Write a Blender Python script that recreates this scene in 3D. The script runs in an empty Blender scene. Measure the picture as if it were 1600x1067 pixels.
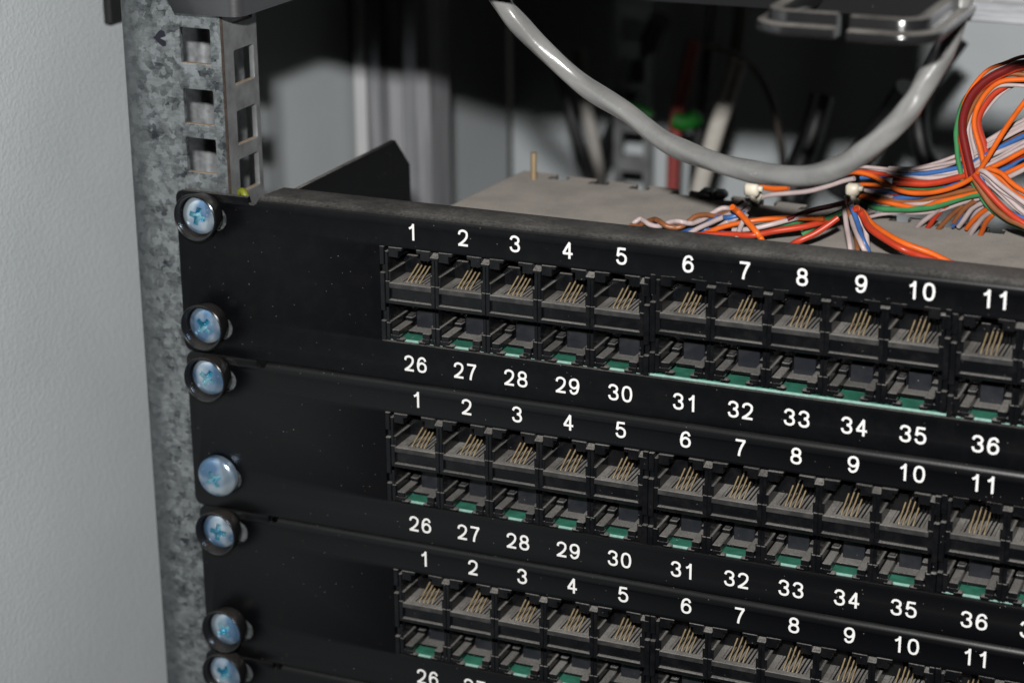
import bpy, bmesh, math, random
from mathutils import Vector, Matrix
scene = bpy.context.scene
COL = scene.collection
MM = 0.001
R = random.Random(7)

# ------------------------------------------------------------------ camera
CAM_POS = Vector((287.93, -452.06, 137.35))
YAW, PITCH, ROLL = 0.409388, -0.335138, -0.008067
fwd = Vector((-math.sin(YAW)*math.cos(PITCH), math.cos(YAW)*math.cos(PITCH), math.sin(PITCH)))
rt = Vector((math.cos(YAW), math.sin(YAW), 0)); up = rt.cross(fwd)
r2 = rt*math.cos(ROLL) + up*math.sin(ROLL); u2 = -rt*math.sin(ROLL) + up*math.cos(ROLL)
cd = bpy.data.cameras.new('camera'); cam = bpy.data.objects.new('camera', cd); COL.objects.link(cam)
cam.matrix_world = Matrix(((r2.x, u2.x, -fwd.x, CAM_POS.x*MM), (r2.y, u2.y, -fwd.y, CAM_POS.y*MM),
                           (r2.z, u2.z, -fwd.z, CAM_POS.z*MM), (0, 0, 0, 1)))
cd.sensor_width = 36.0; cd.lens = 3289.98/1600*36.0
cd.clip_start = 0.01; cd.clip_end = 20
cd.dof.use_dof = True; cd.dof.focus_distance = 0.522; cd.dof.aperture_fstop = 12.5
scene.camera = cam

# ------------------------------------------------------------------ light: a camera flash above the lens, dim room
w = bpy.data.worlds.new('World'); scene.world = w; w.use_nodes = True
bg = w.node_tree.nodes['Background']; bg.inputs[0].default_value = (1.0, 0.96, 0.92, 1); bg.inputs[1].default_value = 0.012
ld = bpy.data.lights.new('flash', 'AREA'); ld.shape = 'RECTANGLE'; ld.size = 0.024; ld.size_y = 0.015
ld.energy = 5.3; ld.color = (1.0, 0.985, 0.96)
fl = bpy.data.objects.new('flash', ld); COL.objects.link(fl)
FL = Vector((290, -500, 225))
fl.location = FL*MM
fl.rotation_euler = (Vector((110, 0, -20)) - FL).to_track_quat('-Z', 'Y').to_euler()
vs = scene.view_settings
vs.view_transform = 'Standard'; vs.look = 'None'; vs.exposure = 0; vs.gamma = 1; vs.use_curve_mapping = False
scene.render.engine = 'CYCLES'
scene.cycles.max_bounces = 6; scene.cycles.diffuse_bounces = 0; scene.cycles.use_denoising = True

# ------------------------------------------------------------------ materials
def new_mat(name):
    m = bpy.data.materials.new(name); m.use_nodes = True
    nt = m.node_tree; b = nt.nodes['Principled BSDF']
    return m, nt, b
def nd(nt, kind, **kw):
    n = nt.nodes.new(kind)
    for k, v in kw.items():
        if k.startswith('_'):
            setattr(n, k[1:], v)
        else:
            n.inputs[k].default_value = v
    return n
def ramp(nt, src, p0, p1, c0=(0, 0, 0, 1), c1=(1, 1, 1, 1)):
    r = nt.nodes.new('ShaderNodeValToRGB'); e = r.color_ramp.elements
    e[0].position, e[1].position = p0, p1; e[0].color, e[1].color = c0, c1
    nt.links.new(src, r.inputs[0]); return r.outputs[0]
def math_n(nt, op, a, b):
    n = nt.nodes.new('ShaderNodeMath'); n.operation = op
    for i, v in enumerate((a, b)):
        if isinstance(v, (int, float)): n.inputs[i].default_value = v
        else: nt.links.new(v, n.inputs[i])
    return n.outputs[0]
def mix(nt, f, a, b):
    n = nt.nodes.new('ShaderNodeMix'); n.data_type = 'RGBA'
    for sock, v in ((n.inputs[0], f), (n.inputs[6], a), (n.inputs[7], b)):
        if isinstance(v, (tuple, list)): sock.default_value = v
        elif isinstance(v, (int, float)): sock.default_value = v
        else: nt.links.new(v, sock)
    return n.outputs[2]
def coords(nt):
    oi = nt.nodes.new('ShaderNodeObjectInfo'); va = nt.nodes.new('ShaderNodeVectorMath'); va.operation = 'ADD'
    nt.links.new(nt.nodes.new('ShaderNodeTexCoord').outputs['Object'], va.inputs[0])
    k = nt.nodes.new('ShaderNodeMath'); k.operation = 'MULTIPLY'; k.inputs[1].default_value = 3.7
    nt.links.new(oi.outputs['Random'], k.inputs[0]); nt.links.new(k.outputs[0], va.inputs[1])
    return va.outputs[0]
def noise(nt, co, scale, detail=3, rough=.55, dist=0, stretch=None):
    if stretch:
        mp = nt.nodes.new('ShaderNodeMapping'); mp.inputs['Scale'].default_value = stretch
        nt.links.new(co, mp.inputs['Vector']); co = mp.outputs[0]
    n = nd(nt, 'ShaderNodeTexNoise', Scale=scale, Detail=detail, Roughness=rough, Distortion=dist)
    nt.links.new(co, n.inputs['Vector']); return n.outputs['Fac']
def bump(nt, b, h, dist, strength=1.0):
    n = nd(nt, 'ShaderNodeBump', Strength=strength, Distance=dist)
    nt.links.new(h, n.inputs['Height']); nt.links.new(n.outputs[0], b.inputs['Normal'])
def specks(nt, co, scale, size, keep):
    """Sparse grains of dust, or painted glints on the screws: cells whose random value passes KEEP carry one small dot."""
    v = nd(nt, 'ShaderNodeTexVoronoi', Scale=scale); nt.links.new(co, v.inputs['Vector'])
    sp = nt.nodes.new('ShaderNodeSeparateColor'); nt.links.new(v.outputs['Color'], sp.inputs[0])
    dot = math_n(nt, 'LESS_THAN', v.outputs['Distance'], size)
    on = math_n(nt, 'GREATER_THAN', sp.outputs[0], keep)
    return math_n(nt, 'MULTIPLY', dot, on)
def dusty(name, base, rough, dust_amt=0.8, dust=(0.17, 0.152, 0.135, 1), spk=0.8, metallic=0, grain=2600, lo=.35, hi=.95, fac_all=0.0, coat=0, bump_d=0.00002, spec=0.5, big_lo=.45, per_object=0, grw=.68):
    """A surface with settled dust on what faces upwards and loose specks everywhere."""
    m, nt, b = new_mat(name); co = coords(nt)
    g = nt.nodes.new('ShaderNodeNewGeometry'); sx = nt.nodes.new('ShaderNodeSeparateXYZ')
    nt.links.new(g.outputs['True Normal'], sx.inputs[0])
    upf = ramp(nt, sx.outputs[2], lo, hi)
    gr = ramp(nt, noise(nt, co, grain, 4, .7), .32, .62)
    big = ramp(nt, noise(nt, co, 90, 4, .6), .3, .62, (big_lo,)*3+(1,), (1, 1, 1, 1))
    f = math_n(nt, 'MULTIPLY', upf, dust_amt)
    f = math_n(nt, 'MULTIPLY', f, math_n(nt, 'ADD', math_n(nt, 'MULTIPLY', gr, grw), 1-grw))
    f = math_n(nt, 'MULTIPLY', f, big)
    oi = nt.nodes.new('ShaderNodeObjectInfo')
    if per_object: f = math_n(nt, 'MULTIPLY', f, math_n(nt, 'ADD', math_n(nt, 'MULTIPLY', oi.outputs['Random'], per_object), 1-per_object/2))
    if fac_all:
        film = math_n(nt, 'MULTIPLY', ramp(nt, noise(nt, co, 240, 5, .65), .45, .75), fac_all)
        f = math_n(nt, 'MAXIMUM', f, film)
    s1 = specks(nt, co, 620, .065, .66); s2 = specks(nt, co, 300, .040, .5)
    s = math_n(nt, 'MULTIPLY', math_n(nt, 'MULTIPLY', math_n(nt, 'MAXIMUM', s1, s2), ramp(nt, noise(nt, co, 45, 3, .6), .40, .60, (.28, .28, .28, 1))), spk)
    c = mix(nt, f, base, dust)
    c = mix(nt, s, c, (.42, .40, .37, 1))
    nt.links.new(c, b.inputs['Base Color'])
    b.inputs['Metallic'].default_value = metallic
    b.inputs['Specular IOR Level'].default_value = spec
    rr = math_n(nt, 'ADD', math_n(nt, 'MULTIPLY', math_n(nt, 'MAXIMUM', f, s), .5), rough)
    nt.links.new(rr, b.inputs['Roughness'])
    if coat: b.inputs['Coat Weight'].default_value = coat; b.inputs['Coat Roughness'].default_value = .15
    bump(nt, b, noise(nt, co, 1500, 3, .6), bump_d)
    return m
def plain(name, col, rough=.5, metallic=0, var=.12, scale=300, bump_d=0.0, spec=.5, bscale=900):
    m, nt, b = new_mat(name); co = coords(nt)
    f = noise(nt, co, scale, 4, .6)
    lo = tuple(c*(1-var) for c in col)+(1,); hi = tuple(min(1, c*(1+var)) for c in col)+(1,)
    nt.links.new(ramp(nt, f, .3, .7, lo, hi), b.inputs['Base Color'])
    b.inputs['Roughness'].default_value = rough; b.inputs['Metallic'].default_value = metallic
    b.inputs['Specular IOR Level'].default_value = spec
    if bump_d: bump(nt, b, noise(nt, co, bscale, 3, .6), bump_d)
    return m
M = {}
M['panel'] = dusty('black_powder_coat', (.0026, .0029, .0036, 1), .33, .9, dust=(.19, .181, .170, 1), spk=.42, grain=1700, bump_d=.000012, lo=.42, hi=1.0, spec=.15, fac_all=.012)
M['panel_clean'] = dusty('black_powder_coat_clean', (.0017, .0019, .0025, 1), .34, .10, dust=(.19, .181, .170, 1), spk=.42, grain=3200, bump_d=.000012, lo=.25, hi=.98, spec=.34)
M['jack'] = dusty('black_dusty_plastic', (.0040, .0044, .0054, 1), .2, .80, dust=(.33, .315, .295, 1), spk=.45, fac_all=.02, grain=2800, lo=.3, hi=.9, bump_d=.00001, spec=.3, big_lo=.7, per_object=.5)
M['jack_stop'] = dusty('black_plastic_sheen', (.013, .0145, .019, 1), .3, .6, spk=.5, fac_all=.07, spec=.5)  # black plastic; its grey-blue sheen is painted into the base, under dust
M['jack_floor'] = dusty('dusty_plastic_floor', (.016, .016, .017, 1), .5, .95, dust=(.34, .32, .295, 1), spk=.4, fac_all=.12, grain=3000, lo=.3, hi=.9)
M['tray'] = dusty('dusty_tray_steel', (.03, .028, .026, 1), .6, .97, dust=(.50, .455, .41, 1), spk=.12, grain=1500, fac_all=.2, big_lo=.76, grw=.16)
M['cup'] = dusty('black_cup_plastic', (.008, .008, .009, 1), .22, .35, dust=(.15, .13, .11, 1), spk=.45, lo=.45, hi=.95, grain=3500)
M['ring'] = dusty('glossy_black_plastic', (.012, .012, .013, 1), .16, .75, dust=(.45, .42, .38, 1), spk=.3, lo=.72, hi=1.0, grain=3000)
M['bracket'] = dusty('dark_grey_paint', (.038, .039, .043, 1), .36, .4, spk=.3, spec=.95)
M['dark_panel'] = dusty('black_panel_paint', (.006, .006, .007, 1), .3, .6, spk=.9)
M['contact'] = plain('gold_contact', (.47, .36, .21), .42, .45, .25, 900)
M['white_print'] = plain('white_print', (.80, .80, .79), .6, 0, .03, 900)
M['ink'] = plain('black_ink', (.006, .006, .014), .4)
M['cut_edge'] = plain('raw_cut_edge', (.42, .33, .24), .6, .2, .25, 700)
M['edge_brown'] = plain('rusty_cut_edge', (.10, .075, .06), .6, .2, .4, 700)
M['web'] = plain('inner_galvanised', (.24, .25, .26), .42, .35, .4, 420)
M['brass'] = plain('brass', (.40, .30, .18), .45, .4)
M['cable_black'] = plain('black_cable', (.008, .008, .009), .45)
M['cable_white'] = plain('white_cable', (.52, .49, .44), .5)
M['cable_red'] = plain('red_cable', (.28, .05, .045), .5)
M['plug_green'] = plain('green_plug', (.004, .11, .008), .5)
M['earth'] = plain('earth_green', (.17, .19, .012), .5)
M['nylon'] = plain('nylon', (.70, .64, .52), .45, 0, .2, 120)
M['pole'] = plain('brown_flex', (.035, .025, .019), .6)
M['strap'] = plain('grey_flex', (.33, .31, .29), .6)
WIRE = {'orange': (.72, .125, .012), 'red': (.50, .045, .016), 'dark_red': (.17, .010, .009), 'white': (.50, .40, .39), 'green': (.05, .23, .085),
        'blue': (.045, .13, .36), 'brown': (.27, .095, .035)}
for k, c in WIRE.items(): M['wire_'+k] = plain('wire_'+k, c, .38, 0, .18, 160)

def spangle():
    m, nt, b = new_mat('galvanised_steel'); co = coords(nt)
    warp = nt.nodes.new('ShaderNodeTexNoise'); warp.inputs['Scale'].default_value = 700; warp.inputs['Detail'].default_value = 4
    nt.links.new(co, warp.inputs['Vector'])
    va = nt.nodes.new('ShaderNodeVectorMath'); va.operation = 'MULTIPLY_ADD'
    nt.links.new(warp.outputs['Color'], va.inputs[0]); va.inputs[1].default_value = (.0024, .0024, .0020); nt.links.new(co, va.inputs[2])
    v = nd(nt, 'ShaderNodeTexVoronoi', Scale=620); nt.links.new(va.outputs[0], v.inputs['Vector'])
    sp = nt.nodes.new('ShaderNodeSeparateColor'); nt.links.new(v.outputs['Color'], sp.inputs[0])
    v2 = nd(nt, 'ShaderNodeTexVoronoi', Scale=270); nt.links.new(va.outputs[0], v2.inputs['Vector'])
    sp2 = nt.nodes.new('ShaderNodeSeparateColor'); nt.links.new(v2.outputs['Color'], sp2.inputs[0])
    sx = nt.nodes.new('ShaderNodeSeparateXYZ'); nt.links.new(nt.nodes.new('ShaderNodeTexCoord').outputs['Object'], sx.inputs[0])
    band = ramp(nt, math_n(nt, 'ADD', math_n(nt, 'MULTIPLY', sx.outputs[0], 100), 1.5), .02, .42)
    fine = noise(nt, co, 1100, 4, .7, 0, (.35, 1, 1.6))
    mid = noise(nt, co, 200, 3, .55)
    f = math_n(nt, 'ADD', math_n(nt, 'MULTIPLY', sp.outputs[0], .26), math_n(nt, 'MULTIPLY', sp2.outputs[1], .16))
    f = math_n(nt, 'ADD', f, math_n(nt, 'MULTIPLY', fine, .34))
    f = math_n(nt, 'ADD', f, math_n(nt, 'MULTIPLY', mid, .42))
    f = math_n(nt, 'SUBTRACT', math_n(nt, 'ADD', math_n(nt, 'MULTIPLY', math_n(nt, 'SUBTRACT', f, .55), math_n(nt, 'ADD', math_n(nt, 'MULTIPLY', band, .7), .3)), .55), math_n(nt, 'MULTIPLY', math_n(nt, 'SUBTRACT', 1.0, band), .06))
    c = ramp(nt, f, .37, .76, (.030, .036, .041, 1), (.29, .315, .325, 1))
    scr = ramp(nt, noise(nt, co, 160, 2, .5, 0, (.25, 1, 9)), .60, .74)
    c = mix(nt, math_n(nt, 'MULTIPLY', scr, .35), c, (.10, .11, .115, 1))
    nt.links.new(c, b.inputs['Base Color'])
    b.inputs['Metallic'].default_value = .62
    nt.links.new(ramp(nt, f, .3, .8, (.5, .5, .5, 1), (.34, .34, .34, 1)), b.inputs['Roughness'])
    bump(nt, b, noise(nt, co, 500, 4, .6, .5), .00002)
    return m
M['galv'] = spangle()
M['galv_dull'] = plain('dull_galvanised', (.20, .205, .212), .48, .35, .30, 160)
def streaky(name, col, rough, stretch, met=.85, var=.3):
    m, nt, b = new_mat(name); co = coords(nt)
    f = noise(nt, co, 120, 5, .65, 0, stretch)
    nt.links.new(ramp(nt, f, .3, .7, tuple(c*(1-var) for c in col)+(1,), tuple(min(1, c*(1+var)) for c in col)+(1,)), b.inputs['Base Color'])
    b.inputs['Metallic'].default_value = met; b.inputs['Roughness'].default_value = rough
    return m
M['post'] = streaky('post_steel', (.31, .315, .335), .40, (12, 12, .2), .25, .5)
M['post_lit'] = streaky('post_lit_steel', (.62, .63, .64), .38, (9, 9, .25), .15, .12)  # lighter copy of the post steel, painting the strip that catches light
M['bright'] = streaky('plate_reflection_streaks', (.40, .41, .43), .3, (.4, 4, 6), .5, .45)  # streaks in the base colour imitate reflections in the plate
def wall_mat():
    m, nt, b = new_mat('grey_textured_paint'); co = coords(nt)
    big = noise(nt, co, 14, 3, .6)
    nt.links.new(ramp(nt, big, .3, .7, (.52, .56, .58, 1), (.58, .62, .64, 1)), b.inputs['Base Color'])
    b.inputs['Roughness'].default_value = .42
    h = noise(nt, co, 900, 2, .5, .5, (1, .8, .9))
    bump(nt, b, ramp(nt, h, .42, .62), .00008, .75)
    return m
M['wall'] = wall_mat()
def screw_mat(name, c0, c1, rough):
    m, nt, b = new_mat(name); co = coords(nt)
    f = noise(nt, co, 150 if 'recess' not in name else 300, 2, .5, .3)  # colour blotches paint varied reflections across the zinc head
    c = ramp(nt, f, .38, .62, c0+(1,), c1+(1,))
    s = specks(nt, co, 900, .16, .7)  # pale dots painted as glints
    nt.links.new(mix(nt, math_n(nt, 'MULTIPLY', s, .5), c, (.75, .8, .85, 1)), b.inputs['Base Color'])
    b.inputs['Metallic'].default_value = .66; b.inputs['Roughness'].default_value = rough
    bump(nt, b, noise(nt, co, 1100, 4, .6), .00002 if 'recess' not in name else .00015)
    return m
M['screw'] = screw_mat('blue_zinc_reflections', (.13, .24, .40), (.50, .60, .68), .2)
M['recess'] = screw_mat('blue_zinc_recess', (.04, .30, .46), (.42, .74, .84), .18)  # cyan base paints the blue reflections inside the cross
def cable_mat():
    m, nt, b = new_mat('grey_cable_sheath'); co = coords(nt)
    f = noise(nt, co, 90, 4, .6)
    c = ramp(nt, f, .3, .7, (.175, .175, .172, 1), (.235, .235, .23, 1))
    scr = ramp(nt, noise(nt, co, 260, 3, .6, 1.5, (1, 1, 3.5)), .66, .72)
    nt.links.new(mix(nt, math_n(nt, 'MULTIPLY', scr, .5), c, (.42, .40, .37, 1)), b.inputs['Base Color'])
    nt.links.new(ramp(nt, noise(nt, co, 150, 3), .3, .7, (.14, .14, .14, 1), (.30, .30, .30, 1)), b.inputs['Roughness'])
    bump(nt, b, noise(nt, co, 150, 4, .6, .9), .00022, .8)
    return m
M['cable'] = cable_mat()
_b = M['cable'].node_tree.nodes['Principled BSDF']; _b.inputs['Coat Weight'].default_value = .4; _b.inputs['Coat Roughness'].default_value = .22
def pcb_mat(name, c0, c1):
    return plain(name, c0, .45, 0, .25, 400)
M['pcb'] = plain('green_board', (.035, .165, .11), .4, 0, .3, 300)
M['pcb_edge'] = plain('board_edge', (.25, .42, .37), .6, 0, .2, 600)

# ------------------------------------------------------------------ mesh helpers (all lengths in millimetres)
class MB:
    def __init__(s): s.v = []; s.f = []
    def add(s, vs, fs):
        k = len(s.v); s.v += [tuple(p) for p in vs]; s.f += [tuple(i+k for i in f) for f in fs]
    def box(s, x0, x1, y0, y1, z0, z1, b=.12):
        """A box with chamfered edges."""
        b = min(b, (x1-x0)*.4, (y1-y0)*.4, (z1-z0)*.4)
        cx, cy, cz = (x0+x1)/2, (y0+y1)/2, (z0+z1)/2; hx, hy, hz = (x1-x0)/2, (y1-y0)/2, (z1-z0)/2
        idx = {}; vs = []
        for sx in (-1, 1):
            for sy in (-1, 1):
                for sz in (-1, 1):
                    for ax in range(3):
                        d = [hx, hy, hz]
                        for a in range(3):
                            if a != ax: d[a] -= b
                        idx[(sx, sy, sz, ax)] = len(vs)
                        vs.append((cx+sx*d[0], cy+sy*d[1], cz+sz*d[2]))
        fs = []
        def face(ids, n):
            a, c, e = (Vector(vs[i]) for i in ids[:3])
            if (c-a).cross(e-c).dot(Vector(n)) < 0: ids = ids[::-1]
            fs.append(ids)
        S = (-1, 1)
        for ax in range(3):
            o = [a for a in range(3) if a != ax]
            for s0 in S:
                def key(p, q):
                    t = [0, 0, 0]; t[ax] = s0; t[o[0]] = p; t[o[1]] = q; return tuple(t)+(ax,)
                n = [0, 0, 0]; n[ax] = s0
                face([idx[key(-1, -1)], idx[key(1, -1)], idx[key(1, 1)], idx[key(-1, 1)]], n)
            for p in S:
                for q in S:
                    def key2(t0, a2):
                        t = [0, 0, 0]; t[ax] = t0; t[o[0]] = p; t[o[1]] = q; return tuple(t)+(a2,)
                    n = [0, 0, 0]; n[o[0]] = p; n[o[1]] = q
                    face([idx[key2(-1, o[0])], idx[key2(1, o[0])], idx[key2(1, o[1])], idx[key2(-1, o[1])]], n)
        for sx in S:
            for sy in S:
                for sz in S:
                    face([idx[(sx, sy, sz, a)] for a in range(3)], (sx, sy, sz))
        s.add(vs, fs)
    def prism(s, pts, fn, d0, d1):
        """Polygon PTS extruded from d0 to d1; fn(a, b, d) -> xyz."""
        n = len(pts); vs = [fn(a, b, d0) for a, b in pts]+[fn(a, b, d1) for a, b in pts]
        fs = [tuple(range(n))[::-1], tuple(range(n, 2*n))]+[(i, (i+1) % n, n+(i+1) % n, n+i) for i in range(n)]
        s.add(vs, fs)
    def tube(s, pts, r, seg=10, sub=6, cap=True):
        P = smooth_path(pts, sub)
        t0 = (P[1]-P[0]).normalized(); nrm = t0.orthogonal().normalized(); vs = []; fs = []
        for i, p in enumerate(P):
            t = (P[min(i+1, len(P)-1)]-P[max(i-1, 0)]).normalized()
            nrm = (nrm-t*nrm.dot(t)).normalized(); bn = t.cross(nrm)
            for k in range(seg):
                a = 2*math.pi*k/seg; rr = r(i/(len(P)-1), a) if callable(r) else r
                vs.append(p+nrm*rr*math.cos(a)+bn*rr*math.sin(a))
        for i in range(len(P)-1):
            for k in range(seg):
                a, b_ = i*seg+k, i*seg+(k+1) % seg
                fs.append((a, b_, b_+seg, a+seg))
        if cap:
            fs.append(tuple(range(seg))[::-1]); e = (len(P)-1)*seg; fs.append(tuple(range(e, e+seg)))
        s.add(vs, fs)
    def lathe(s, prof, cx, cz, seg=40, y0=0.0):
        """Profile of (radius, y) turned about the Y axis through (cx, cz)."""
        vs = []; fs = []
        for r, y in prof:
            for k in range(seg):
                a = 2*math.pi*k/seg; vs.append((cx+r*math.cos(a), y0+y, cz+r*math.sin(a)))
        for i in range(len(prof)-1):
            for k in range(seg):
                a, b_ = i*seg+k, i*seg+(k+1) % seg; fs.append((a, b_, b_+seg, a+seg))
        s.add(vs, fs)
    def build(s, name, mat, parent=None, smooth=None, fix=True):
        me = bpy.data.meshes.new(name)
        me.from_pydata([(x*MM, y*MM, z*MM) for x, y, z in s.v], [], s.f)
        if fix:
            bm = bmesh.new(); bm.from_mesh(me); bmesh.ops.recalc_face_normals(bm, faces=bm.faces); bm.to_mesh(me); bm.free()
        return link(name, me, mat, parent, smooth)
def link(name, me, mat, parent=None, smooth=None):
    me.materials.clear(); me.materials.append(M[mat])
    if smooth:
        for p in me.polygons: p.use_smooth = True
        me.set_sharp_from_angle(angle=math.radians(smooth))
    o = bpy.data.objects.new(name, me); COL.objects.link(o)
    if parent is not None: o.parent = parent
    return o
def smooth_path(pts, sub=6):
    P = [Vector(p) for p in pts]
    if sub <= 1 or len(P) < 3: return P
    out = []
    for i in range(len(P)-1):
        a, b, c, d = P[max(i-1, 0)], P[i], P[i+1], P[min(i+2, len(P)-1)]
        for k in range(sub):
            t = k/sub
            out.append(.5*((2*b)+(c-a)*t+(2*a-5*b+4*c-d)*t*t+(3*b-a-3*c+d)*t**3))
    out.append(P[-1]); return out
def tag(o, label, cat, group=None, kind=None):
    o['label'] = label; o['category'] = cat
    if group: o['group'] = group
    if kind: o['kind'] = kind
    return o
def thing(name, label, cat, loc=(0, 0, 0), group=None):
    o = bpy.data.objects.new(name, None); COL.objects.link(o)
    o.location = [c*MM for c in loc]; o.empty_display_size = .01
    return tag(o, label, cat, group)
def copy_to(o, parent=None, delta=(0, 0, 0)):
    c = o.copy(); COL.objects.link(c)
    c.parent = parent; c.location = Vector(o.location)+Vector(delta)*MM
    for ch in list(o.children): copy_to(ch, c)
    return c
def plate(outline, holes, thick, bevel=.12):
    """A flat sheet with holes drawn in (x, s); returns a mesh whose z is the thickness, 0 at the front."""
    cu = bpy.data.curves.new('plate', 'CURVE'); cu.dimensions = '2D'; cu.fill_mode = 'BOTH'
    cu.extrude = (thick/2-bevel)*MM; cu.bevel_depth = bevel*MM; cu.bevel_resolution = 1; cu.offset = -bevel*MM
    for pts in [outline]+list(holes):
        sp = cu.splines.new('POLY'); sp.points.add(len(pts)-1); sp.use_cyclic_u = True
        for p, q in zip(sp.points, pts): p.co = (q[0]*MM, q[1]*MM, 0, 1)
    o = bpy.data.objects.new('plate', cu); COL.objects.link(o)
    dg = bpy.context.evaluated_depsgraph_get()
    me = bpy.data.meshes.new_from_object(o.evaluated_get(dg))
    bpy.data.objects.remove(o); bpy.data.curves.remove(cu)
    for v in me.vertices: v.co.z += -thick/2*MM          # front face at z = 0, body behind
    bm = bmesh.new(); bm.from_mesh(me); bmesh.ops.remove_doubles(bm, verts=bm.verts, dist=1e-7); bm.to_mesh(me); bm.free()
    return me
def rrect(x0, x1, z0, z1, r=0.6, n=4):
    pts = []
    for cx, cz, a0 in ((x1-r, z1-r, 0), (x0+r, z1-r, 90), (x0+r, z0+r, 180), (x1-r, z0+r, 270)):
        for k in range(n+1):
            a = math.radians(a0+90*k/n); pts.append((cx+r*math.cos(a), cz+r*math.sin(a)))
    return pts
def slot(x0, x1, z, h, n=8):
    r = h/2; pts = []
    for k in range(n+1):
        a = math.radians(-90+180*k/n); pts.append((x1-r+r*math.cos(a), z+r*math.sin(a)))
    for k in range(n+1):
        a = math.radians(90+180*k/n); pts.append((x0+r+r*math.cos(a), z+r*math.sin(a)))
    return pts

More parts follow.
